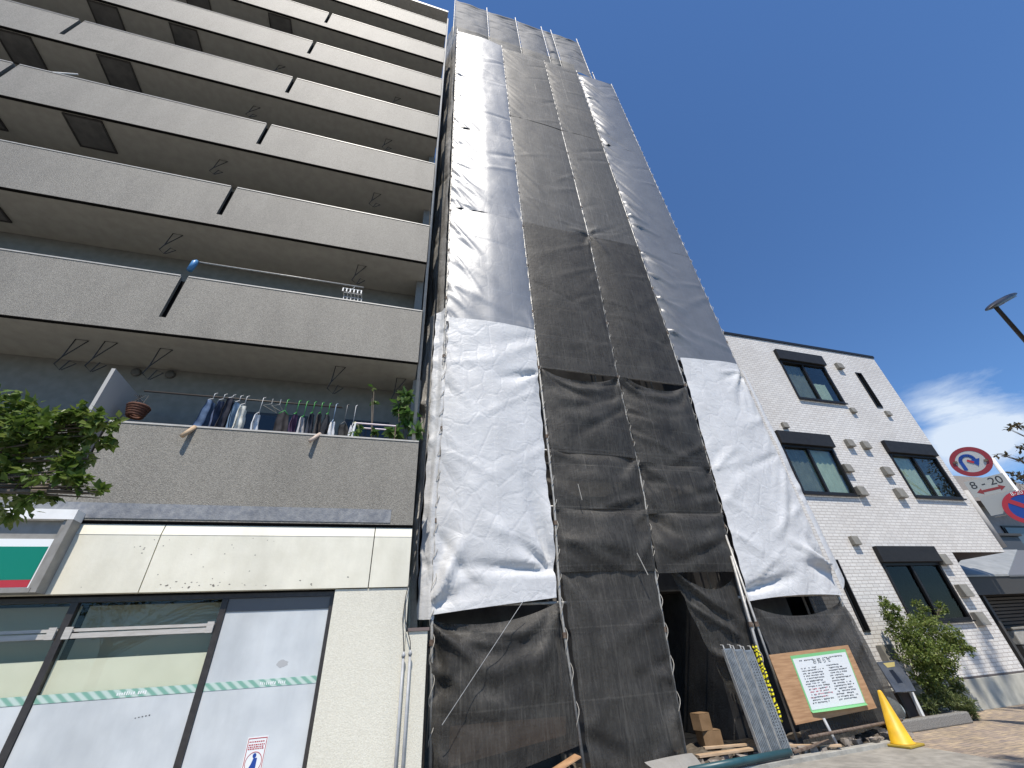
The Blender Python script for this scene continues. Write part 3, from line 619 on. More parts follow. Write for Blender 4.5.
# ------------------------------------------------------------------ sheets
def sheet(label, cat, name, c, Y, m, group, bulge=.08, sag=0, bsag=0, ties=(), ncrease=6, camp=.03, vfold=0, ridge=0, fb=.02, seed=0, res=.06, axis='x', xs=None, swag=0, edge=.020, diag=0):
    """c = TL,TR,BR,BL; points are (x,z) on plane Y, or (x,y,z)"""
    def P3(p): return Vector((p[0], Y, p[1])) if len(p) == 2 else Vector(p)
    TL, TR, BR, BL = map(P3, c); W = ((TR-TL).length+(BR-BL).length)/2; H = ((BL-TL).length+(BR-TR).length)/2
    nrm = (TR-TL).cross(BL-TL).normalized()
    if (nrm.y > 0 and axis == 'x') or (axis == 'y' and nrm.x > 0): nrm = -nrm
    rng = random.Random(seed*977+13); cre = []
    for i in range(ncrease):
        side = rng.choice((0, 1)); v0 = rng.uniform(.02, .92); ln = rng.uniform(.35, 1.0)
        u0 = 0. if side == 0 else 1.; du = ln if side == 0 else -ln
        dv = rng.uniform(.1, .55)*W/H*(1 if rng.random() < .85 else -1)
        cre.append((u0*W, v0*H, (u0+du)*W, (v0+dv)*H, camp*rng.uniform(.4, 1.2)*rng.choice((1, 1, -1)), rng.uniform(.04, .12)))
    if diag:                       # sharp drag folds from the eyelets of one hem
        u0 = 0. if diag > 0 else 1.; v = rng.uniform(.05, .3)
        while v < H-.3:
            ln = rng.uniform(.3, .75)*W
            for q in range(rng.choice((1, 2, 3))):
                a = rng.uniform(.35, .95); cre.append((u0*W, v+rng.uniform(0, .1), u0*W+(1 if diag > 0 else -1)*ln*math.cos(a), v+ln*math.sin(a)*1.5, abs(diag)*rng.uniform(.4, 1.2)*rng.choice((1, 1, -1)), rng.uniform(.025, .06)))
            v += rng.uniform(.35, .8)
    for (u, v, amp, n, ln) in ties:      # folds fanning out of a tie point
        for i in range(n):
            a = rng.uniform(0, PI/2) if True else 0
            sx = 1 if u < .5 else -1; sy = 1 if v < .5 else -1
            l2 = ln*rng.uniform(.5, 1.1)
            cre.append((u*W, v*H, u*W+sx*math.cos(a)*l2, v*H+sy*math.sin(a)*l2, amp*rng.uniform(.5, 1.1)*rng.choice((1, -1)), rng.uniform(.03, .09)))
    nu = max(8, int(W/res)); nv = max(8, int(H/res))
    V = np.zeros(((nv+1), (nu+1), 3)); 
    U, Vv = np.meshgrid(np.linspace(0, 1, nu+1), np.linspace(0, 1, nv+1)); A = U*W; B = Vv*H
    D = bulge*np.power(np.clip(4*U*(1-U), 0, 1), .8)*(.45+.55*np.sin(PI*np.clip(Vv, 0, 1)))
    if ridge: D += ridge*(1-np.abs(U-.52)/.52)
    for (x0, y0, x1, y1, a, w) in cre:
        dx, dy = x1-x0, y1-y0; l2 = dx*dx+dy*dy
        t = ((A-x0)*dx+(B-y0)*dy)/l2; tc = np.clip(t, 0, 1); dist = np.hypot(A-x0-tc*dx, B-y0-tc*dy)
        wid = w*(.65+1.1*tc); D += a*np.exp(-(dist/wid)**2)*(1-tc)**.7*np.clip(.15+tc/.14, 0, 1)
    if vfold:
        ph = rng.uniform(0, 6); D += vfold*(np.sin(A*17+ph+np.sin(B*.9+ph)*1.5)*.5+np.sin(A*31+ph*2+np.sin(B*1.7)*1.2)*.35)
    if swag:   # hanging swags below the top edge
        D += swag*np.sin((B-.55*4*U*(1-U)*sag*1.5)*14)*np.exp(-B*1.6)*np.clip(4*U*(1-U), 0, 1)
    for j in range(nv+1):
        for i in range(nu+1):
            u = U[j, i]; v = Vv[j, i]; a = A[j, i]; b = B[j, i]
            d = D[j, i]+fb*noise.fractal(Vector((a*1.1, b*.7, seed*3.7)), 1.1, 2.1, 2)+fb*.12*noise.noise(Vector((a*5, b*3, seed*1.3)))
            p = TL*(1-u)*(1-v)+TR*u*(1-v)+BR*u*v+BL*(1-u)*v
            e = min(u, 1-u)
            sc = math.sin(b*PI/.44+.6*math.sin(b*1.7+seed))**2        # scalloped hem between the eyelets
            p = p+(TR-TL)/W*(edge*sc*(max(0, 1-e*W/.15))*(1 if u < .5 else -1))
            q = 4*u*(1-u)
            p.z -= sag*q*(1-v)**2
            p.z += bsag*q*v**3
            V[j, i] = p+nrm*d
    mb = MB(); w = nu+1
    mb.add([tuple(r) for r in V.reshape(-1, 3)], [(j*w+i, j*w+i+1, (j+1)*w+i+1, (j+1)*w+i) for j in range(nv) for i in range(nu)])
    return tag(mb.build(name, m, None, True), label, cat, group)
def band(k0, k1, zt0, zb0, g=.004): return [(px(k0, zt0)+g, zt0), (px(k1, zt0)-g, zt0), (px(k1, zb0)-g, zb0), (px(k0, zb0)+g, zb0)]
G1, G2, G3 = 'silver sheets on the scaffold front', 'black mesh sheets on the scaffold front', 'white tarpaulins on the scaffold front'
cs = 0
def nx():
    global cs; cs += 1; return cs
for (a, b), lab in zip(((26.5, 21.9), (21.95, 17.2), (17.25, 12.4), (12.45, 8.0)), ('shiny silver sheet at the top of the left column, just under the grey top row', 'shiny silver sheet second from the top in the left column', 'shiny silver sheet third from the top in the left column', 'silver sheet in the left column directly above the white tarpaulin')):
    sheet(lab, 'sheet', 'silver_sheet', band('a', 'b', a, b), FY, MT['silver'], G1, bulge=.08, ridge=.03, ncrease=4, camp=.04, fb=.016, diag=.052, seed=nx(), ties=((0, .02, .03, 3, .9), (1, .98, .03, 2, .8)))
sheet('big white tarpaulin hanging in the left column above the lowest black mesh', 'tarpaulin', 'white_tarpaulin', [(.88, 8.12), (2.97, 8.1), (2.82, 2.28), (.76, 2.10)], FY-.03, MT['tarp'], G3, bulge=.08, ridge=.03, ncrease=6, camp=.03, fb=.025, diag=.025, seed=nx(), ties=((1, .22, .05, 6, 1.3), (0, .3, .04, 4, 1.0), (1, .93, .17, 7, 1.8), (0, .98, .10, 6, 1.3)), bsag=.0)
sheet('lowest black mesh sheet in the left column, sagging below the white tarpaulin', 'mesh sheet', 'mesh_sheet', [(.76, 2.05), (2.84, 2.22), (2.93, .42), (.90, .10)], FY-.02, MT['mesh'], G2, bulge=.12, sag=.17, ncrease=5, camp=.07, fb=.05, seed=nx(), ties=((0, .0, .13, 8, 1.6), (1, 0, .10, 6, 1.4), (0, .5, .06, 3, 1.2)), swag=.06)
up = (('b', 'c'), ('c', 'd'))
names = ('second', 'third')
for q, (k0, k1) in enumerate(up):
    nm = names[q]+' column from the left'
    sheet('black mesh sheet, topmost of the '+nm, 'mesh sheet', 'mesh_sheet', band(k0, k1, 26.25, 19.25), FY, MT['mesh_up'], G2, bulge=.06, ncrease=9, camp=.018, fb=.015, diag=.018, seed=nx())
    sheet('black mesh sheet, second down in the '+nm, 'mesh sheet', 'mesh_sheet', band(k0, k1, 19.3, 12.4), FY+.01, MT['mesh_up'], G2, bulge=.06, ncrease=9, camp=.018, fb=.015, diag=.018, seed=nx(), ties=((1-q, .98, .05, 4, 1.2),))
    sheet('black mesh sheet, third down in the '+nm, 'mesh sheet', 'mesh_sheet', band(k0, k1, 12.45, 6.98), FY-.01, MT['mesh'], G2, bulge=.07, ncrease=9, camp=.022, fb=.02, seed=nx(), ties=((1-q, .0, .05, 4, 1.2),), sag=.06)
bs2 = [(6.97, 4.86, 'with its top edge sagging under a dark gap'), (4.92, 3.74, 'below the sagging one'), (3.78, 2.66, 'just above the ground sheet')]
for a, b, w in bs2:
    sheet('short black mesh, second column, '+w, 'mesh sheet', 'mesh_sheet', band('b', 'c', a, b), FY-.02, MT['mesh'], G2, bulge=.16, sag=.30 if a > 6 else .05, ncrease=5, camp=.05, fb=.035, seed=nx(), swag=.05 if a > 6 else .02, ties=((0, 0, .05, 4, .9), (1, 0, .06, 5, .9)))
bs3 = [(6.93, 4.72, 'with its top edge drooping under a dark gap'), (4.78, 3.70, 'with creases fanning to its left pole'), (3.76, 2.62, 'just above the dark entrance')]
for a, b, w in bs3:
    sheet('short black mesh, third column, '+w, 'mesh sheet', 'mesh_sheet', band('c', 'd', a, b), FY-.02, MT['mesh'], G2, bulge=.16, sag=.25 if a > 6 else .06, ncrease=6, camp=.055, fb=.035, seed=nx(), swag=.05 if a > 6 else .02, ties=((0, 0, .07, 6, 1.1), (1, 0, .05, 4, .9)))
sheet('long dusty black mesh curtain reaching the ground left of the entrance', 'mesh sheet', 'mesh_sheet', [(2.93, 2.72), (4.78, 2.72), (4.57, .06), (3.02, .10)], FY-.03, MT['mesh'], G2, bulge=.10, ncrease=8, camp=.06, fb=.045, seed=nx(), ties=((0, 0, .06, 5, 1.4),), vfold=.012)
sheet('inner black mesh curtain pulled aside inside the entrance', 'mesh sheet', 'mesh_sheet', [(5.08, FY+.03, 2.78), (6.60, FY+.08, 2.60), (6.55, FY+.22, .35), (5.86, FY+.25, .70)], FY, MT['mesh'], G2, bulge=.10, sag=.34, ncrease=7, camp=.08, fb=.05, seed=nx(), ties=((0, 0, .08, 5, 1.8),), vfold=.02)
for (a, b), lab in zip(((25.95, 19.0), (19.05, 12.45), (12.5, 7.8)), ('silver sheet at the top of the right column against the sky', 'silver sheet in the middle of the right column', 'dull silver sheet in the right column above the white tarpaulin')):
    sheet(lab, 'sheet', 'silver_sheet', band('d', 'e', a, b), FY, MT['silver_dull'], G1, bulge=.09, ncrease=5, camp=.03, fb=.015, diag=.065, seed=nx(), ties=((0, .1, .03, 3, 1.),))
sheet('big white tarpaulin in the right column over the notice board', 'tarpaulin', 'white_tarpaulin', [(7.02, 7.86), (8.90, 7.93), (8.93, 2.16), (6.62, 2.12)], FY-.03, MT['tarp'], G3, bulge=.08, ncrease=7, camp=.04, fb=.03, diag=-.03, seed=nx(), ties=((1, .05, .06, 6, 1.6), (0, .97, .09, 7, 1.4), (1, .92, .11, 6, 1.2), (0, .55, .05, 3, 1.2)), bsag=.05)
sheet('narrow white tarpaulin flap blown past the right corner pole', 'tarpaulin', 'white_tarpaulin', [(8.93, FY-.05, 7.7), (8.99, FY-.02, 7.7), (9.36, FY+.10, 2.5), (8.95, FY-.08, 2.25)], FY, MT['tarp'], G3, bulge=.05, ncrease=4, camp=.04, fb=.03, seed=nx(), res=.05)
sheet('lowest black mesh sheet in the right column behind the notice board', 'mesh sheet', 'mesh_sheet', [(6.68, 7.09, 2.02), (8.92, 7.09, 2.08), (9.0, 6.95, .26), (6.60, 6.90, .04)], FY-.01, MT['mesh'], G2, bulge=.07, sag=.20, ncrease=4, camp=.04, fb=.03, seed=nx(), ties=((1, 0, .06, 7, 1.1), (0, 0, .05, 5, 1.0)), swag=.04)
TY = FY+.30
for i, (a, b) in enumerate(((.64, 2.47), (2.47, 4.19), (4.19, 5.80), (5.80, 6.42), (6.42, 8.11))):
    lab = ('grey top-row sheet at the left corner of the scaffold', 'grey top-row sheet second from the left with a dark horizontal fold', 'grey top-row sheet third from the left', 'narrow grey top-row sheet', 'grey top-row sheet at the right end against the sky')[i]
    sheet(lab, 'mesh sheet', 'top_sheet', [(a+.03, 32.3), (b-.03, 32.3), (b-.03, 26.7 if i < 4 else 27.0), (a+.03, 26.7 if i < 4 else 27.2)], TY, MT['topmesh'], 'grey sheets along the scaffold top', bulge=.13, sag=.18, ncrease=7, camp=.05, fb=.05, swag=.06, seed=nx())
# left side of the scaffold, in the gap beside the apartment block
GS = 'sheets on the scaffold side in the gap'
sheet('dark wrinkled sheet on the scaffold side high in the gap', 'mesh sheet', 'side_sheet', [(.33, 8.6, 28.7), (.74, FY+.06, 28.5), (.74, FY+.06, 8.2), (.33, 8.6, 8.2)], 0, MT['side'], GS, bulge=.05, ncrease=12, camp=.05, vfold=.03, fb=.05, seed=nx(), axis='y', res=.08)
sheet('pale tarpaulin strip on the scaffold side low beside the corner pole', 'tarpaulin', 'side_tarpaulin', [(.60, 7.24, 8.3), (.90, FY+.04, 8.5), (.84, FY+.0, 2.05), (.57, 7.22, 2.05)], 0, MT['tarp'], GS, bulge=.03, ncrease=8, camp=.05, vfold=.035, fb=.05, seed=nx(), axis='y', res=.06)
sheet('grey streaked sheet deep in the gap beside the apartment block', 'mesh sheet', 'side_sheet', [(.33, 8.4, 8.3), (.59, 7.22, 8.3), (.56, 7.22, 1.6), (.33, 8.4, 1.6)], 0, MT['side_grey'], GS, bulge=.03, ncrease=8, camp=.06, vfold=.05, fb=.06, seed=nx(), axis='y', res=.09)
sheet('black mesh sheet closing the right side of the scaffold toward the white house', 'mesh sheet', 'side_sheet', [(8.97, 8.0, 8.0), (8.97, FY+.04, 8.0), (8.99, FY+.04, .1), (8.99, 8.0, .1)], 0, MT['mesh'], None, bulge=.02, ncrease=5, camp=.04, vfold=.02, fb=.03, seed=nx(), axis='y', res=.08)
# building inside the scaffold
bb = thing('building_shell', 'dark old concrete building hidden behind the scaffold sheets', 'building', (4.9, 12, 0))
m = MB()
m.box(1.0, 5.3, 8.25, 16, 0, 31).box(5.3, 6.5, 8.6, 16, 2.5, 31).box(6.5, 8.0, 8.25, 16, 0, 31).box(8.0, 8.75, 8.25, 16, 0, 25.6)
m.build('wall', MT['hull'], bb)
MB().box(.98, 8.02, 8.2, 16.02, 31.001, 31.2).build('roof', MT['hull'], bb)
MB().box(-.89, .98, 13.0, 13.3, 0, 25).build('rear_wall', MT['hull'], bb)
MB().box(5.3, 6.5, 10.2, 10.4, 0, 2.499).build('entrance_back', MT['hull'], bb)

# ------------------------------------------------------------------ things at the foot of the scaffold
# plywood notice board
BY = 6.80
nb = thing('notice_board', 'plywood board with a green-edged paper notice leaning on the scaffold', 'notice board', (7.5, BY, .38))
tl, tr, br, bl = [at(*p, BY) for p in ((769, 655), (848, 645), (877, 708), (796, 725))]
def quadslab(a, b, c, d, t, off=0):
    n = Vector((0, 1, 0)); P = [q+n*off for q in (a, b, c, d)]; Q = [q+n*t for q in P]
    return MB().add(P+Q, [(0, 1, 2, 3), (7, 6, 5, 4), (0, 4, 5, 1), (1, 5, 6, 2), (2, 6, 7, 3), (3, 7, 4, 0)])
quadslab(tl, tr, br, bl, .015).build('plywood', MT['ply'], nb)
ntl, ntr, nbr, nbl = [at(*p, BY) for p in ((790, 656), (845, 649), (866, 704), (811, 712))]
def lerpq(u, v, off=-.004): 
    p = ntl*(1-u)*(1-v)+ntr*u*(1-v)+nbr*u*v+nbl*(1-u)*v; return p+Vector((0, off, 0))
pg = quadslab(ntl, ntr, nbr, nbl, .002, -.003).build('notice_sheet', mat('notice_green', (.20, .52, .22), .5), nb)
# the lower edge of the paper curls off the board
def curl(u, v): return lerpq(u, .978+.035*v, -.008-.06*v*v*(.4+.6*math.sin(PI*u)))
MB().grid(curl, 16, 4).build('curled_edge', mat('notice_green_edge', (.16, .42, .18), .5), pg, True)
quadslab(lerpq(.022, .06), lerpq(.982, .055), lerpq(.985, .972), lerpq(.025, .972), .001).build('notice_paper', mat('notice_white', (.70, .73, .74), .6), pg)
def mark(m, u, v, du, dv): m.add([lerpq(u, v, -.0062), lerpq(u+du, v, -.0062), lerpq(u+du, v+dv, -.0062), lerpq(u, v+dv, -.0062)], [(0, 1, 2, 3)])
m, mr = MB(), MB()
v = .10; row = 0
while v < .9:
    big = row in (0,); 
    for (u0, u1) in ((.08, .5), (.54, .92)):
        if row in (1, 2): continue
        u = u0+random.uniform(0, .03); lim = u1-random.uniform(0, .15)
        while u < lim:
            w = random.uniform(.008, .02)
            if random.random() < .82: mark(mr if (u0 < .3 and .6 < v < .8 and random.random() < .5) else m, u, v+random.uniform(-.003, .003), w, random.uniform(.012, .024))
            u += w+random.uniform(.003, .008)
    v += .047 if row != 1 else .05; row += 1
stuff(m.build('notice_lines', mat('notice_ink', (.05, .055, .07), .7), pg)); stuff(mr.build('notice_red_lines', mat('notice_red_ink', (.5, .12, .16), .7), pg))
ax = (ntr-ntl).normalized(); cc = lerpq(.5, .155, -.0065)
text('notice_heading', 'お 知 ら せ', .085, cc, ax, (0, -1, 0), mat('heading_ink', (.06, .07, .08), .7), pg)
# deck boards leaning at the entrance
def deck(i):
    x = 5.70+i*.175; t = thing('deck_board', ('narrow grey metal deck board, leftmost of three leaning by the entrance', 'grey metal deck board in the middle of the three leaning by the entrance', 'grey perforated deck board, right of the three and next to the hazard rope')[i], 'deck board', (x, 6.75, .05), 'metal deck boards by the entrance')
    b0, b1 = Vector((x, 6.72-.01*i, .06)), Vector((x+.0+.015*i, 6.90-.01*i, 1.42-.02*i)); d = (b1-b0); ln = d.length; d.normalize(); w = Vector((1, 0, 0)); n = d.cross(w).normalized()
    if n.y > 0: n = -n
    c = (b0+b1)/2
    m = MB().obox(c, w*.082, n*.004, d*(ln/2))
    for k in (-.06, -.03, 0, .03, .06): m.obox(c+w*k+n*.010, w*.008, n*.006, d*(ln/2-.02))
    m.build('plate', MT['greydeck'], t)
    m = MB().obox(c+w*.086-n*.02, w*.0035, n*.03, d*(ln/2)).obox(c-w*.086-n*.02, w*.0035, n*.03, d*(ln/2)); m.build('side_rail', MT['galv'], t)
    for s in (-1, 1): MB().tube([c+w*.07*s+d*(ln/2), c+w*.07*s+d*(ln/2+.05), c+w*.07*s+d*(ln/2+.06)-n*.05], .012, 6).build('hook', MT['galv'], t)
    if i == 2:
        m = MB()
        for a in range(3):
            for b in range(28): m.obox(c+w*(-.05+a*.05)+n*.0175+d*(-.5+b*.037), w*.006, n*.001, d*.006)
        m.build('perforations', MT['black'], t)
for i in range(3): deck(i)
# hazard rope on the entrance pole
def hazmat():
    M = mat('hazard_stripes', (.8, .7, .02), .6); w = N(M, 'ShaderNodeTexWave', Scale=5.5, bands_direction='Z', Distortion=9); L(M, coords(M), w.inputs['Vector'])
    L(M, ramp(M, w.outputs['Fac'], [(.38, (.02, .02, .02)), (.42, (.80, .72, .02))]), bsdf(M).inputs['Base Color']); return M
m = MB()
for s in range(3):
    a = s*2.1; m.tube([Vector((6.24+.03*math.cos(z*9+a)+.02*(1.5-z), 6.88+.03*math.sin(z*9+a), .42+z*(1.02))) for z in [i/30 for i in range(31)]], .018, 6)
tag(m.build('hazard_rope', hazmat(), None, True), 'yellow and black striped rope bundle hung on the entrance pole', 'rope')
# teal pipe on the ground
tag(MB().tube([atz(690, 771, .12), atz(790, 752, .12)], .045, 14).build('ground_pipe', MT['tealpipe'], None, True), 'dark teal pipe lying on the ground across the entrance', 'pipe')
# cardboard boxes
def carton(x, y, z, w, d, h, a, label):
    t = thing('cardboard_box', label, 'box', (x, y, z), 'cardboard boxes in the entrance'); ca, sa = math.cos(a), math.sin(a)
    A, B = Vector((ca, sa, 0)), Vector((-sa, ca, 0)); c = Vector((x, y, z+h/2))
    MB().obox(c, A*w/2, B*d/2, (0, 0, h/2)).build('carton', MT['card'], t)
    MB().obox(c+Vector((0, 0, h/2+.002)), A*.03, B*d/2, (0, 0, .0015)).build('tape', mat('packing_tape', (.42, .31, .18), .35), t)
    m = MB()
    for s in (-1, 1): m.obox(c+A*s*(w/4)+Vector((0, 0, h/2+.006)), A*(w/4-.004), B*(d/2+.001), Vector((0, 0, .002))+A*0)
    m.build('flap', MT['card'], t)
carton(5.52, 7.85, .30, .24, .20, .22, .15, 'pale cardboard box on top of the stack inside the entrance')
carton(5.62, 7.88, .06, .32, .28, .23, -.2, 'larger brown cardboard box under the pale one inside the entrance')
# planks and rubble
def plank(a, b, w, t, m, label, group='loose planks on the site ground'):
    a, b = Vector(a), Vector(b); d = (b-a); ln = d.length; d.normalize(); s = d.cross(Vector((0, 0, 1))).normalized(); n = s.cross(d)
    return tag(MB().obox((a+b)/2, d*ln/2, s*w/2, n*t/2).build('plank', m, None, bevel=.003), label, 'plank', group)
plank((4.75, 7.05, .14), (5.75, 6.95, .15), .12, .03, MT['wood'], 'pale wooden plank lying in the entrance behind the teal pipe')
plank((5.0, 7.2, .19), (5.7, 7.08, .18), .06, .03, MT['wood'], 'thin pale batten lying across the entrance floor below the boxes')
plank((6.35, 6.95, .12), (7.0, 6.62, .10), .07, .03, MT['wood'], 'short brown plank sticking out under the notice board')
plank((6.2, 6.75, .08), (6.9, 6.70, .16), .05, .03, MT['rust'], 'rusty brown bar lying beside the short plank under the board')
plank((2.15, 7.04, .10), (2.86, 7.03, .33), .22, .02, MT['ply'], 'orange plywood offcut showing under the hem of the left black mesh')
tag(MB().add([at(448, 768, 7.3), at(566, 735, 7.3), at(566, 716, 7.3), at(450, 726, 7.3)], [(0, 1, 2, 3)]).add([at(448, 768, 7.32), at(450, 726, 7.32), at(566, 716, 7.32), at(566, 735, 7.32)], [(0, 1, 2, 3)]).build('plywood_hoarding', noisy('hoarding_ply', (.42, .27, .18), (.55, .38, .26), 6, .7, sc=(1, 1, 7))), 'brown plywood hoarding seen through the lower left black mesh', 'hoarding')
m = MB()
for i in range(150):
    x = random.uniform(4.7, 8.7); y = random.uniform(6.68, 7.25); s = random.uniform(.02, .075)
    q = [Vector((x, y, .05+s*.4))+Vector((a*s*random.uniform(.5, 1.2), b*s*random.uniform(.5, 1.2), c*s*random.uniform(.4, .9))) for a in (-1, 1) for b in (-1, 1) for c in (-1, 1)]
    m.add(q, [(0, 1, 3, 2), (4, 6, 7, 5), (0, 4, 5, 1), (2, 3, 7, 6), (0, 2, 6, 4), (1, 5, 7, 3)])
stuff(tag(m.build('rubble', noisy('rubble_stone', (.14, .12, .10), (.34, .30, .26), 8, .9, .3)), 'loose grey stones and rubble along the site edge', 'rubble'))
# tarp scrap on the ground beside the pole
sheet('grey dusty tarp scrap lying on the ground left of the entrance pole', 'tarpaulin', 'tarp_scrap', [(3.75, 6.85, .20), (4.55, 6.86, .22), (4.6, 6.62, .03), (3.95, 6.60, .03)], 0, clothmat('dusty_tarp', (.2, .19, .17), (.3, .29, .27), .8, .3), None, bulge=.03, ncrease=4, camp=.03, fb=.02, seed=nx(), res=.05)
# traffic cone
def lathe(c, prof, n=28):
    m = MB(); c = Vector(c); V = [c+Vector((r*math.cos(2*PI*k/n), r*math.sin(2*PI*k/n), z)) for r, z in prof for k in range(n)]
    return m.add(V, [(i*n+k, i*n+(k+1) % n, (i+1)*n+(k+1) % n, (i+1)*n+k) for i in range(len(prof)-1) for k in range(n)]+[tuple(range((len(prof)-1)*n, len(prof)*n))])
cx, cy = 8.13, 6.53
cn = thing('traffic_cone', 'plain yellow traffic cone on a dark square base at the pavement edge', 'cone', (cx, cy, 0))
lathe((cx, cy, .035), [(.168, 0), (.168, .012), (.148, .018), (.032, .645), (.022, .665), (.006, .67)]).build('cone_body', MT['yellow'], cn, True)
MB().obox((cx, cy, .018), (.20, .03, 0), (-.03, .20, 0), (0, 0, .015)).build('base', mat('cone_base', (.34, .24, .03), .7), cn, bevel=.008)
# planter edging, net bag, info board
pl = thing('planter', 'low grey granite-edged planter in front of the white brick house', 'planter', (10, 7.5, 0))
MB().box(8.95, 10.85, 7.15, 7.28, 0, .17).box(10.72, 10.85, 7.283, 7.96, 0, .17).build('stone_edge', MT['granite'], pl, bevel=.02)
def psoil(u, v): x = 9.0+u*1.7; y = 7.285+v*.67; return Vector((x, y, .12+.02*noise.noise(Vector((x*5, y*5, 0)))))
MB().grid(psoil, 24, 10).build('soil', MT['soil'], pl, True)
p = at(888, 703, 7.38)
def bag(u, v):
    a = u*2*PI; z = v; r = .23*math.sin(PI*min(1, .12+z*.86))**.7*(1+.12*noise.noise(Vector((math.cos(a)*2, math.sin(a)*2, z*3))))
    return Vector((p.x+r*math.cos(a), p.y+r*math.sin(a)*.75, .14+z*.36))
tag(MB().grid(bag, 28, 14).build('net_bag', MT['netbag'], None, True), 'lumpy grey-green net bag sitting in the planter behind the yellow cone', 'bag')
ib = thing('info_board', 'dark blue-grey slanted information board on posts in the planter', 'sign', (9.95, 7.55, .15))
a, b, c, d = at(877, 662, 7.62), at(899, 660, 7.62), at(916, 691, 7.34), at(896, 692, 7.34)
nn = (b-a).cross(d-a).normalized(); nn = nn if nn.y < 0 else -nn
MB().add([a, b, c, d, a-nn*.03, b-nn*.03, c-nn*.03, d-nn*.03], [(0, 1, 2, 3), (7, 6, 5, 4), (0, 4, 5, 1), (1, 5, 6, 2), (2, 6, 7, 3), (3, 7, 4, 0)]).build('panel', MT['board'], ib)
def bq(u, v): return a*(1-u)*(1-v)+b*u*(1-v)+c*u*v+d*(1-u)*v+nn*.002
m = MB().add([bq(.30, .30), bq(.48, .30), bq(.60, .72), bq(.34, .74)], [(0, 1, 2, 3)]).build('dark_picture', mat('board_picture', (.012, .016, .028), .3), ib)
m = MB().add([bq(.22, .06), bq(.75, .05), bq(.66, .2), bq(.30, .22)], [(0, 1, 2, 3)]).build('yellow_patch', mat('board_patch', (.36, .30, .12), .5), ib)
for x, mm in ((9.80, MT['frameblack']), (10.16, MT['white'])):
    MB().box(x-.03, x+.03, 7.50, 7.55, .12, .62).build('post', mm, ib)
MB().box(9.78, 10.2, 7.56, 7.86, .12, .5).build('back_box', mat('dark_brown_box', (.04, .025, .02), .7), ib)
# ------------------------------------------------------------------ white brick house
WY, WX0, WX1, WT = 8.0, 9.12, 16.8, 10.0
wh = thing('brick_house', 'white brick three-storey house with black-framed windows and many small vent hoods', 'building', (13, 8, 0))
wins = [(11.93, 13.88, 7.70, 9.20, 0), (10.33, 12.22, 4.62, 6.02, 1), (14.47, 16.52, 4.66, 6.02, 2), (11.82, 13.84, 1.62, 2.92, 3), (15.28, 15.56, 7.74, 9.15, 4), (10.24, 10.44, 1.52, 3.0, 5)]
def cells(x0, x1, z0, z1, holes, y):
    m = MB(); X = sorted({x0, x1}|{h for w in holes for h in w[:2] if x0 < h < x1}); Z = sorted({z0, z1}|{h for w in holes for h in w[2:4] if z0 < h < z1})
    for a, b in zip(X[:-1], X[1:]):
        for c, d in zip(Z[:-1], Z[1:]):
            mx, mz = (a+b)/2, (c+d)/2
            if any(w[0] < mx < w[1] and w[2] < mz < w[3] for w in holes): continue
            m.add([(a, y, c), (b, y, c), (b, y, d), (a, y, d)], [(0, 1, 2, 3)])
    for w in holes:
        if x0 <= w[0] and w[1] <= x1 and z0 <= w[2] and w[3] <= z1:
            A, B, C, D = w[:4]; r = .12
            m.add([(A, y, C), (B, y, C), (B, y, D), (A, y, D), (A, y+r, C), (B, y+r, C), (B, y+r, D), (A, y+r, D)], [(0, 4, 5, 1), (1, 5, 6, 2), (2, 6, 7, 3), (3, 7, 4, 0)])
    return m
m = cells(WX0, WX1, 3.17, WT, wins[:3]+[wins[4]], WY)
m.add([(WX0, WY, 3.17), (WX0, 17, 3.17), (WX0, 17, WT), (WX0, WY, WT)], [(0, 1, 2, 3)]).add([(WX1, WY, 3.17), (WX1, 17, 3.17), (WX1, 17, WT), (WX1, WY, WT)], [(0, 1, 2, 3)]).add([(WX0, 17, 3.17), (WX1, 17, 3.17), (WX1, 17, WT), (WX0, 17, WT)], [(0, 1, 2, 3)])
m2 = cells(WX0, 14.62, .56, 3.17, [wins[3], wins[5]], WY)
m.add(m2.v, m2.f).add([(14.62, WY, .56), (14.62, 17, .56), (14.62, 17, 3.17), (14.62, WY, 3.17)], [(0, 1, 2, 3)])
m.build('wall', MT['brick'], wh)
MB().add([(14.62, WY+.004, 3.166), (WX1-.004, WY+.004, 3.166), (WX1-.004, 17, 3.166), (14.62, 17, 3.166)], [(0, 1, 2, 3)]).build('overhang_soffit', mat('brown_soffit', (.07, .05, .045), .7), wh)
MB().box(WX0, 14.60, WY-.035, 16.9, 0, .53).build('base', MT['basecon'], wh, bevel=.006)
MB().box(WX0, 14.63, WY-.012, 16.9, .532, .572).build('base_flashing', mat('brown_flashing', (.10, .085, .08), .5), wh)
MB().box(WX0-.03, WX1+.03, WY-.03, 17.03, WT+.001, WT+.10).build('roof_cap', MT['frameblack'], wh)
MB().box(WX0+.05, 14.55, WY+1.2, 16.8, .6, 3.1).box(WX0+.05, WX1-.05, WY+1.2, 16.9, 3.2, 9.9).build('interior', MT['dark'], wh)
MB().tube([(WX1+.12, WY+.03, 3.3), (WX1+.12, WY+.03, 4.95)], .085, 10).build('downpipe', MT['pipe'], wh, True)
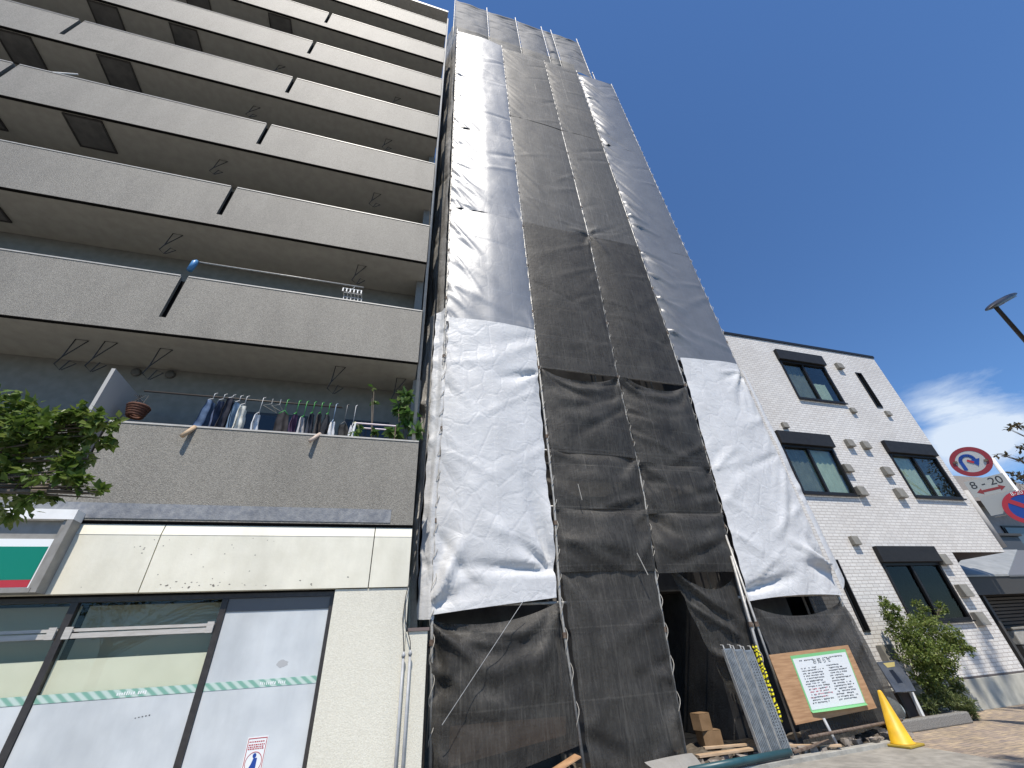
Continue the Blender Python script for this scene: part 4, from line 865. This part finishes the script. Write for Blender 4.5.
for (x0, x1, z0, z1, k) in wins:
    y = WY+.02
    t = .065 if k < 4 else .03
    m = MB().box(x0, x1, y-.05, y+.07, z0, z0+t).box(x0, x1, y-.05, y+.07, z1-t, z1).box(x0, x0+t, y-.05, y+.07, z0+t, z1-t).box(x1-t, x1, y-.05, y+.07, z0+t, z1-t)
    w = m.build('window', MT['frameblack'], wh)
    if k < 4:
        xm = (x0+x1)/2
        MB().box(xm-.035, xm+.035, y-.02, y+.05, z0+t, z1-t).build('meeting_stile', MT['frameblack'], w)
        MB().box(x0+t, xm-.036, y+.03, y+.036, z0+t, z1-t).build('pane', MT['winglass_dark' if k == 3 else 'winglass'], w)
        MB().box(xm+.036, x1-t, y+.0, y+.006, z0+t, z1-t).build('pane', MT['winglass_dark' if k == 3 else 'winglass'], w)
        if k != 3 or True: MB().box(x0-.03, x1+.05, WY-.11, WY-.003, z1+.003, z1+(.40 if k != 3 else .38)).build('shutter_box', MT['shutterbox'], w, bevel=.01)
        MB().box(x0-.01, x1+.01, y-.10, y-.052, z0-.035, z0-.003).build('sill', MT['frameblack'], w)
        # curtains
        def cur(xa, xb, yy, mm, za=z0+.02, zc=z1-.02):
            def f(u, v): xx = xa+(xb-xa)*u; return Vector((xx, yy+.010*math.sin(xx*34+k)+.005*math.sin(xx*71), zc+(za-zc)*v))
            MB().grid(f, 60, 2).build('curtain', mm, w, True)
        if k == 0: cur(x0, xm+.05, y+.11, MT['curtain_grey']); cur(xm+.22, x1-.25, y+.11, MT['curtain'], z0+.02, z0+.8)
        if k == 1: cur(x0, xm-.02, y+.11, MT['curtain_grey']); cur(xm-.01, x1, y+.11, MT['curtain'])
        if k == 3: cur(x0, x1, y+.13, mat('dark_curtain', (.045, .045, .05), .9))
        if k == 2: cur(x0, xm, y+.11, MT['curtain']); cur(xm+.12, xm+.5, y+.14, MT['curtain'], z0+.02, z0+.8)
    else:
        MB().box(x0+t, x1-t, y+.02, y+.026, z0+t, z1-t).build('pane', MT['winglass'], w)
    MB().box(x0-.0, x1+.0, WY+.9, WY+.92, z0-.1, z1+.1).build('room', MT['dark'], w)
# vent hoods
def vent(x, z, s=1.0):
    w, h, d = .125*s, .12*s, .13*s
    V = [(x-w, WY-.003, z-h), (x+w, WY-.003, z-h), (x+w, WY-.003, z+h), (x-w, WY-.003, z+h), (x-w, WY-d, z-h), (x+w, WY-d, z-h), (x+w, WY-d*.75, z+h), (x-w, WY-d*.75, z+h)]
    return MB().add(V, [(0, 1, 2, 3), (4, 7, 6, 5), (0, 4, 5, 1), (3, 2, 6, 7), (0, 3, 7, 4), (1, 5, 6, 2)]).build('vent_hood', MT['ventbox'], wh, bevel=.012)
for x, y, s in ((838, 367, 1), (852, 411, .75), (887, 414, .75), (848, 444, 1), (864, 446, 1), (846, 469, 1), (859, 492, 1.1), (885, 472, 1.1), (898, 494, 1.15), (784, 426, .75), (853, 541, .9), (941, 560, 1.1), (961, 591, 1.2), (977, 619, 1.2), (884, 653, 1.25)):
    p = at(x, y, WY); vent(p.x, p.z, s)
# ------------------------------------------------------------------ neighbours at the right
gr = thing('carport', 'grey sheet-roofed carport with dark louvred shutter right of the white house', 'carport', (19, 10, 0))
def slab4(q, t=.05):
    P = [Vector(v) for v in q]; return MB().add(P+[v+Vector((0, 0, t)) for v in P], [(3, 2, 1, 0), (4, 5, 6, 7), (0, 1, 5, 4), (1, 2, 6, 5), (2, 3, 7, 6), (3, 0, 4, 7)])
eB, rC = at(1008, 574, 8.75), at(1018, 551, 10.6)
slab4([(15.2, 8.75, 2.66), (eB.x, 8.75, 2.66), (rC.x, 10.6, rC.z), (rC.x-2.6, 10.6, rC.z)]).build('roof_sheet', MT['tin'], gr)
slab4([(eB.x+.002, 8.75, 2.64), (27, 8.75, 2.64), (27, 10.6, rC.z-.02), (rC.x+.002, 10.6, rC.z-.02)]).build('roof_side', mat('grey_slate_roof', (.12, .125, .135), .55), gr)
MB().box(rC.x-2.6, 27, 10.62, 13.5, rC.z-.1, rC.z+.03).build('roof_back', MT['slate'], gr)
MB().box(14.9, 27, 8.78, 8.84, 2.20, 2.655).build('fascia', MT['slate'], gr)
m = MB()
for i in range(22): m.obox((20.8, 9.4, .25+i*.09), (6.2, 0, 0), (0, .02, .012), (0, -.005, .03))
m.build('louvre_shutter', mat('louvre_brown', (.045, .038, .034), .5), gr)
MB().box(14.7, 27, 9.45, 9.6, 0, 2.6).build('back_wall', MT['slate'], gr)
for x in (16.4, 19.5, 23): MB().box(x-.05, x+.05, 8.86, 8.96, 0, 2.6).build('post', MT['slate'], gr)
p = at(1018, 632, 9.0)
cw = thing('covered_bin', 'pale lidded storage bin standing under the dark carport', 'bin', (p.x+.4, 9.1, 0))
MB().box(p.x-.25, p.x+1.0, 8.97, 9.28, 0, p.z-.31).build('plinth', MT['slate'], cw)
MB().box(p.x-.25, p.x+1.0, 8.95, 9.3, p.z-.3, p.z+.05).build('bin_body', MT['concrete'], cw, bevel=.03)
MB().box(p.x-.28, p.x+1.03, 8.92, 9.33, p.z+.053, p.z+.12).build('lid', MT['ventbox'], cw, bevel=.02)
fh = thing('house', 'distant grey house with a brown tiled roof behind the traffic signs', 'house', (33, 17, 0))
a = at(1003, 530, 13); 
MB().box(27.0, 40, 13, 20, 0, 6.3).build('wall', MT['farwall'], fh)
MB().add([(26.2, 12.2, 6.3), (41, 12.2, 6.3), (41, 20.8, 6.3), (26.2, 20.8, 6.3), (29, 16.5, 9.6), (38.5, 16.5, 9.6)], [(0, 1, 5, 4), (1, 2, 5), (2, 3, 4, 5), (3, 0, 4), (3, 2, 1, 0)]).build('roof', MT['roof'], fh)
m = MB()
for i in range(3): m.box(28.2+i*2.6, 29.9+i*2.6, 12.9, 12.99, 4.0, 5.4)
for i in range(3): 
    w = MB().box(28.2+i*2.6, 29.9+i*2.6, 12.93, 12.995, 3.7, 5.4).build('window', MT['frameblack'], fh)
    MB().box(28.3+i*2.6, 29.8+i*2.6, 12.9, 12.929, 3.8, 5.3).build('pane', mat('far_pane', (.06, .075, .09), .1), w)
bl = MB().box(27.2, 36, 12.0, 12.99, 3.3, 3.45).build('balcony', MT['farwall'], fh)
m = MB()
for i in range(60): m.box(27.25+i*.145, 27.29+i*.145, 12.0, 12.03, 3.451, 4.4)
m.box(27.2, 36, 11.99, 12.04, 4.401, 4.46).build('balcony_rail', MT['conduit'], bl)
fh2 = thing('shed', 'dark low tin-clad shed roof between the white house and the signs', 'shed', (22, 12, 0))
MB().box(19.5, 25.9, 11.6, 12.5, 0, 4.55).build('wall', mat('shed_wall', (.06, .065, .075), .5), fh2)
MB().box(19.4, 26.0, 11.5, 12.6, 4.552, 4.65).build('roof', MT['slate'], fh2)
# ------------------------------------------------------------------ traffic signs
px0, py0 = 10.9, 4.49
sn = Vector((-.93, -.36, 0)).normalized(); sx = Vector((-sn.y, sn.x, 0)); sx = sx if sx.dot(CR) > 0 else -sx; sz = Vector((0, 0, 1))
ts = thing('traffic_sign_post', 'white pole with no U-turn sign, 8-20 time plate and a no-parking sign', 'traffic sign', (px0, py0, 0))
MB().tube([(px0, py0, 0), (px0, py0, 4.12)], .034, 12).build('pole', mat('white_pole', (.66, .67, .68), .35), ts, True)
def plane_pt(x, y, P0):
    d = CR*((x-512)/F) - CU*((y-384)/F) + fw; return CAM+d*((P0-CAM).dot(sn)/d.dot(sn))
def circ(r, n=40, a0=0, a1=2*PI): return [(r*math.cos(a0+(a1-a0)*i/n), r*math.sin(a0+(a1-a0)*i/n)) for i in range(n)]
def ringface(m, c, r0_, r1_, n=40):
    V = [c+sx*a+sz*b for a, b in circ(r0_, n)]+[c+sx*a+sz*b for a, b in circ(r1_, n)]
    m.add(V, [(i, (i+1) % n, n+(i+1) % n, n+i) for i in range(n)]); return m
P0 = Vector((px0, py0, 4))+sn*.05
# no U-turn disc
c1 = plane_pt(970.5, 461.5, P0); rad = .288
d1 = MB().fan(c1, sx, sz, circ(rad), .004, sn).build('no_u_turn_disc', mat('faded_white', (.46, .47, .46), .45), ts)
ringface(MB(), c1+sn*.003, rad*.995, rad*.72).build('red_ring', mat('faded_red', (.27, .028, .035), .4), d1)
m = MB()
up = [(-.125, -.13), (-.125, .03)]+[(-.03-.095*math.cos(a), .03+.10*math.sin(a)) for a in [i*PI/10 for i in range(1, 10)]]+[(.065, .03), (.065, .0)]
for (a0, b0), (a1, b1) in zip(up[:-1], up[1:]):
    q = Vector((a1-a0, b1-b0)); l = q.length; q /= l; nn = Vector((-q.y, q.x))*.026; q *= .006
    m.fan(c1+sn*.006, sx, sz, [(a0-q.x+nn.x, b0-q.y+nn.y), (a0-q.x-nn.x, b0-q.y-nn.y), (a1+q.x-nn.x, b1+q.y-nn.y), (a1+q.x+nn.x, b1+q.y+nn.y)])
m.fan(c1+sn*.0065, sx, sz, [(-.01, .02), (.14, .02), (.065, -.115)])
m.build('u_turn_arrow', MT['blue'], d1)
q = Vector((.72, -.70)).normalized(); nn = Vector((-q.y, q.x))*.02
MB().fan(c1+sn*.0085, sx, sz, [(-q.x*.05+nn.x, -q.y*.05+nn.y), (-q.x*.05-nn.x, -q.y*.05-nn.y), (q.x*.05-nn.x, q.y*.05-nn.y), (q.x*.05+nn.x, q.y*.05+nn.y)]).build('red_bar', MT['red'], d1)
m = MB()
for s in (-1, 1):
    cc = c1+sx*(-.2*s)+sz*(.05*s)
    m.obox(cc+sn*.012, sx*.03, sz*.02, sn*.008)
m.build('bracket_bolt', MT['rust'], d1)
MB().tube([c1-sn*.012, Vector((px0, py0, c1.z))], .014, 8).build('arm', MT['galv'], ts)
# time plate
a = plane_pt(965, 484, P0); b = plane_pt(1003, 474, P0); 
zc = a.z; w_ = (b-a).dot(sx); pc = a+sx*w_*.5-sz*.12
pz = MB().obox(pc, sx*(w_*.5), sz*.155, sn*.003).build('time_plate', mat('plate_grey_white', (.40, .41, .39), .45), ts)
text('time_text', '8 - 20', .19, pc+sz*.055+sn*.0045, sx, sn, mat('plate_black', (.03, .03, .03), .5), pz)
h = w_*.36
MB().fan(pc-sz*.075+sn*.0045, sx, sz, [(-h, 0), (-h+.08, .055), (-h+.08, .022), (h-.08, .022), (h-.08, .055), (h, 0), (h-.08, -.055), (h-.08, -.022), (-h+.08, -.022), (-h+.08, -.055)]).build('red_arrow', mat('arrow_red', (.25, .035, .035), .5), pz)
pc2 = pc-sz*.335+sx*.03
MB().obox(pc2, sx*(w_*.46), sz*.17, sn*.003).build('blank_plate', mat('plate_back_grey', (.36, .37, .36), .5), ts)
MB().tube([pc2-sz*.19-sx*w_*.4-sn*.02, pc2-sz*.19+sx*w_*.6-sn*.02], .014, 8).build('cross_bar', MT['galv'], ts)
# no-parking disc
c2 = plane_pt(1027, 507, P0+sn*.06)
d2 = MB().fan(c2, sx, sz, circ(rad), .004, sn).build('no_parking_disc', MT['blue'], ts)
ringface(MB(), c2+sn*.003, rad*.995, rad*.74).build('red_ring', MT['red'], d2)
q = Vector((.707, -.707)); nn = Vector((.707, .707))*.036; l = rad*.76
MB().fan(c2+sn*.004, sx, sz, [(-q.x*l+nn.x, -q.y*l+nn.y), (-q.x*l-nn.x, -q.y*l-nn.y), (q.x*l-nn.x, q.y*l-nn.y), (q.x*l+nn.x, q.y*l+nn.y)]).build('red_slash', MT['red'], d2)
text('time_text', '8-20', .085, c2+sz*rad*.86+sn*.0045, sx, sn, MT['signwhite'], d2)
# street lamp
lp = atz(1001, 303, 7.0); lt = thing('street_lamp', 'dark flat-headed street lamp on a sloping arm against the sky', 'street lamp', (lp.x+2.2, lp.y+.25, 0))
e = atz(1030, 346, 6.3); e2 = Vector((lp.x+2.2, lp.y+.25, 5.2))
ad = (lp-e).normalized()
A, B = at(988, 309, lp.y), at(1014, 295, lp.y); hd = (B-A); c = (A+B)/2; l = hd.length/2; hd.normalize(); w = Vector((0, 1, 0)); n = hd.cross(w).normalized()
n = n if n.z > 0 else -n
m = MB()
def hp(u, v):
    t = u*2-1; a = v*2*PI; s = (1-abs(t)**2.6)**.6
    return c+hd*(t*l)+w*(math.cos(a)*.16*s)+n*(math.sin(a)*(.075 if math.sin(a) > 0 else .05)*s)
m.grid(hp, 16, 20).build('lamp_head', MT['lamp'], lt, True)
MB().obox(c+hd*l*.18-n*.047, hd*l*.5, w*.085, n*.008).build('lens', MT['lamplens'], lt, bevel=.005)
MB().tube([c-hd*l*.55-n*.02, e, e2, Vector((e2.x, e2.y, 0))], [.035, .04, .06, .08], 12).build('arm_pole', MT['lamp'], lt, True)

# ------------------------------------------------------------------ vegetation
def limb(m, pts, r0_, r1_):
    n = len(pts); m.tube(pts, [r0_+(r1_-r0_)*i/(n-1) for i in range(n)], 9)
def tree(name, label, base, H, crown, leaf, mt, cat='tree', tr=.09, droop=.3, w=.5, lr=None):
    b = Vector(base); t = thing(name, label, cat, base)
    m = MB(); top = b+Vector((.05, .03, H*.55)); limb(m, [b, b+Vector((.04, 0, H*.25)), top], tr, tr*.7)
    for c, r, n in crown:
        c = Vector(c); mid = top*.5+c*.5+Vector((random.uniform(-.1, .1), random.uniform(-.1, .1), .12)); limb(m, [top-Vector((0, 0, H*.1*random.random())), mid, c], lr or tr*.4, .004)
        for i in range(4):
            e = c+Vector((rv().x*r[0], rv().y*r[1], rv().z*r[2]))*.8; limb(m, [mid*.4+c*.6, e], min(.012, lr or 1), .002)
    m.build('trunk', MT['bark'], t, True); foliage(crown, leaf, droop, w).build('crown', mt, t); return t
random.seed(21)
cl = []
for x, y, Y, r, n in ((10, 428, 3.0, .22, 210), (40, 428, 3.05, .20, 190), (70, 428, 2.95, .16, 130), (15, 452, 3.0, .25, 220), (50, 452, 3.0, .18, 140), (86, 432, 2.95, .13, 80), (99, 426, 2.9, .11, 70), (108, 422, 2.9, .06, 28), (60, 480, 2.95, .13, 60), (80, 488, 2.9, .09, 36), (95, 494, 2.9, .05, 14), (10, 488, 3.0, .17, 90), (28, 490, 2.9, .07, 18), (88, 458, 2.9, .08, 30), (-30, 440, 3.1, .36, 300), (-60, 430, 3.2, .36, 300), (-35, 490, 3.1, .3, 200)):
    cl.append((at(x, y, Y), (r, r*1.2, r*.8), n))
for x, y, z, r, n in ((-3.6, 3.1, 3.2, .6, 500), (-4.4, 2.8, 3.6, .7, 500), (-4.1, 3.4, 2.6, .6, 300), (-5.0, 3.2, 3.0, .7, 400)): cl.append((Vector((x, y, z)), (r, r, r*.7), n))
tree('street_tree', 'leafy green tree branch reaching in at the left over the shop sign', (-4.4, 3.0, 0), 4.0, [(c, r, int(n*1.9)) for c, r, n in cl], .060, MT['leaf'], tr=.10, droop=.5, w=.62, lr=.011)
# shrub and low bush in front of the white house
sh = []
for x, y, Y, r, n in ((890, 612, 7.5, .20, 140), (905, 630, 7.45, .32, 330), (930, 628, 7.45, .34, 360), (950, 640, 7.45, .28, 280), (915, 650, 7.35, .36, 420), (940, 655, 7.35, .34, 380), (925, 672, 7.4, .28, 260), (945, 672, 7.4, .24, 200), (885, 600, 7.55, .09, 30), (965, 648, 7.45, .16, 80), (921, 606, 7.5, .14, 60), (940, 608, 7.5, .12, 50)):
    sh.append((at(x, y, Y), (r, r*.9, r*.9), n))
tree('shrub', 'bushy round green shrub in front of the white brick wall', (11.15, 7.6, .05), 1.0, [(c, r, n*4) for c, r, n in sh], .062, MT['leaf_shrub'], 'shrub', .03, 0, .55, lr=.007)
lb = []
for x, y, Y, r, n in ((945, 700, 7.45, .22, 260), (962, 706, 7.4, .2, 220), (935, 690, 7.5, .2, 200), (968, 714, 7.35, .12, 90), (930, 705, 7.5, .16, 130), (955, 690, 7.5, .16, 130)):
    lb.append((at(x, y, Y), (r, r, r*.8), n))
tree('bush', 'low feathery bush spilling over the planter end below the shrub', (11.1, 7.5, .02), .3, [(c, r, n*4) for c, r, n in lb], .085, MT['leaf_grass'], 'bush', .02, -.5, .24, lr=.005)
rt = []
for x, y, Y, r, n in ((1018, 428, 6.2, .16, 40), (1010, 430, 6.1, .09, 14), (1020, 446, 6.1, .14, 26), (1030, 430, 6.2, .25, 80), (1034, 450, 6.2, .28, 80), (1000, 454, 6.0, .07, 8), (1012, 458, 6.0, .10, 12), (1024, 463, 6.1, .08, 10)):
    rt.append((at(x, y, Y), (r, r, r), n))
for x, y, z, r, n in ((21.4, 6.2, 5.9, .9, 700), (21.9, 6.0, 7.2, 1.0, 700), (21.6, 6.6, 5.0, .6, 300)): rt.append((Vector((x, y, z)), (r, r, r*.8), n))
tree('cherry_tree', 'bronze-leaved tree whose twigs hang in at the right edge near the signs', (21.8, 6.0, 0), 6, rt, .13, MT['leaf_brown'], tr=.12, w=.5)
rb = []
for x, y, r, n in ((1012, 480, .5, 60), (1022, 478, .5, 80), (1024, 500, .5, 70), (1034, 488, .8, 160)): rb.append((at(x, y, 11), (r, r, r*.7), n))
tree('garden_tree', 'brownish small tree behind the traffic sign and in front of the tiled roof', (26.5, 11, 0), 5, rb, .2, MT['leaf_brown'], tr=.1)
# street trees behind the camera throw the dappled shade on the pavement
sb = []
for i in range(26):
    v = rv(); sb.append((Vector((6.6+v.x*2.6, -3.3+v.y*1.2, 13.0+v.z*1.1)), (.45, .45, .35), 130))
tree('street_tree', 'tall leafy street tree beside the road, outside the picture', (7.5, -4.6, 0), 15, sb, .16, MT['leaf'], tr=.16)
wb_ = []
for z in (16.4, 17.0, 17.6, 18.1, 18.6, 19.0): wb_.append((Vector((10.8-.04*(z-17), -1.0, z)), (.12, .2, .4), 40))
for dx, z in ((.4, 17.6), (-.45, 17.2), (.55, 18.3), (-.5, 18.4), (.3, 16.6), (.75, 17.0)): wb_.append((Vector((10.8+dx, -1.0, z)), (.16, .2, .28), 26))
tree('street_tree', 'slender tall street tree at the far kerb, outside the picture', (10.6, -2.2, 0), 20, wb_, .17, MT['leaf'], tr=.12)
# slender sapling whose shadow climbs the white wall
# ------------------------------------------------------------------ light and sky
EL, AZ = math.radians(61), math.radians(15)
sd = Vector((-math.sin(AZ)*math.cos(EL), -math.cos(AZ)*math.cos(EL), math.sin(EL)))
ld = bpy.data.lights.new('sun', 'SUN'); ld.energy = 5.0; ld.angle = math.radians(.5); ld.color = (1, .93, .83)
so = bpy.data.objects.new('sun', ld); COL.objects.link(so); so.rotation_euler = (-sd).to_track_quat('-Z', 'Y').to_euler(); so.location = (0, -10, 30)
W = bpy.data.worlds.new('World'); SC.world = W; W.use_nodes = True; nt = W.node_tree
bg = nt.nodes['Background']; sky = nt.nodes.new('ShaderNodeTexSky'); sky.sky_type = 'NISHITA'; sky.sun_disc = False
sky.sun_elevation = EL; sky.sun_rotation = PI+AZ; sky.altitude = 50; sky.air_density = 1.0; sky.dust_density = 0; sky.ozone_density = 4.5
bg.inputs['Strength'].default_value = .138
# a thin cloud bank low over the street, placed by compass direction
tc = nt.nodes.new('ShaderNodeTexCoord'); nz = nt.nodes.new('ShaderNodeTexNoise'); nz.inputs['Scale'].default_value = 5.5; nz.inputs['Detail'].default_value = 9; nz.inputs['Roughness'].default_value = .6; nz.inputs['Distortion'].default_value = .3
mp = nt.nodes.new('ShaderNodeMapping'); mp.inputs['Scale'].default_value = (1, 1, 2.4); nt.links.new(tc.outputs['Generated'], mp.inputs['Vector']); nt.links.new(mp.outputs[0], nz.inputs['Vector'])
ctr = Vector((1.33, .545, .385)).normalized()
vd = nt.nodes.new('ShaderNodeVectorMath'); vd.operation = 'DISTANCE'; vd.inputs[1].default_value = ctr; nt.links.new(tc.outputs['Generated'], vd.inputs[0])
mr = nt.nodes.new('ShaderNodeMapRange'); mr.inputs['From Min'].default_value = .13; mr.inputs['From Max'].default_value = .03; nt.links.new(vd.outputs['Value'], mr.inputs['Value'])
ad_ = nt.nodes.new('ShaderNodeMath'); ad_.operation = 'MULTIPLY_ADD'; ad_.inputs[1].default_value = .42; nt.links.new(mr.outputs[0], ad_.inputs[0]); nt.links.new(nz.outputs['Fac'], ad_.inputs[2])
cr = nt.nodes.new('ShaderNodeValToRGB'); cr.color_ramp.elements[0].position = .68; cr.color_ramp.elements[1].position = .95; nt.links.new(ad_.outputs[0], cr.inputs['Fac'])
mx = nt.nodes.new('ShaderNodeMix'); mx.data_type = 'RGBA'; mm = nt.nodes.new('ShaderNodeMath'); mm.operation = 'MULTIPLY'; nt.links.new(cr.outputs['Color'], mm.inputs[0]); nt.links.new(mr.outputs[0], mm.inputs[1]); m3 = nt.nodes.new('ShaderNodeMath'); m3.operation = 'MULTIPLY'; m3.use_clamp = True; m3.inputs[1].default_value = 1.5; nt.links.new(mm.outputs[0], m3.inputs[0]); nt.links.new(m3.outputs[0], mx.inputs[0]); tint = nt.nodes.new('ShaderNodeMix'); tint.data_type = 'RGBA'; tint.blend_type = 'MULTIPLY'; tint.inputs[0].default_value = 1; tint.inputs[7].default_value = (.63, .82, 1.0, 1); nt.links.new(sky.outputs[0], tint.inputs[6]); nt.links.new(tint.outputs[2], mx.inputs[6]); mx.inputs[7].default_value = (4.6, 5.3, 6.3, 1)
nt.links.new(mx.outputs[2], bg.inputs['Color'])
SC.view_settings.view_transform = 'Standard'; SC.view_settings.look = 'None'; SC.view_settings.exposure = .15; SC.view_settings.gamma = 1
SC.cycles.max_bounces = 8; SC.cycles.transparent_max_bounces = 12; SC.cycles.use_denoising = True
SC.cycles.sample_clamp_indirect = 6
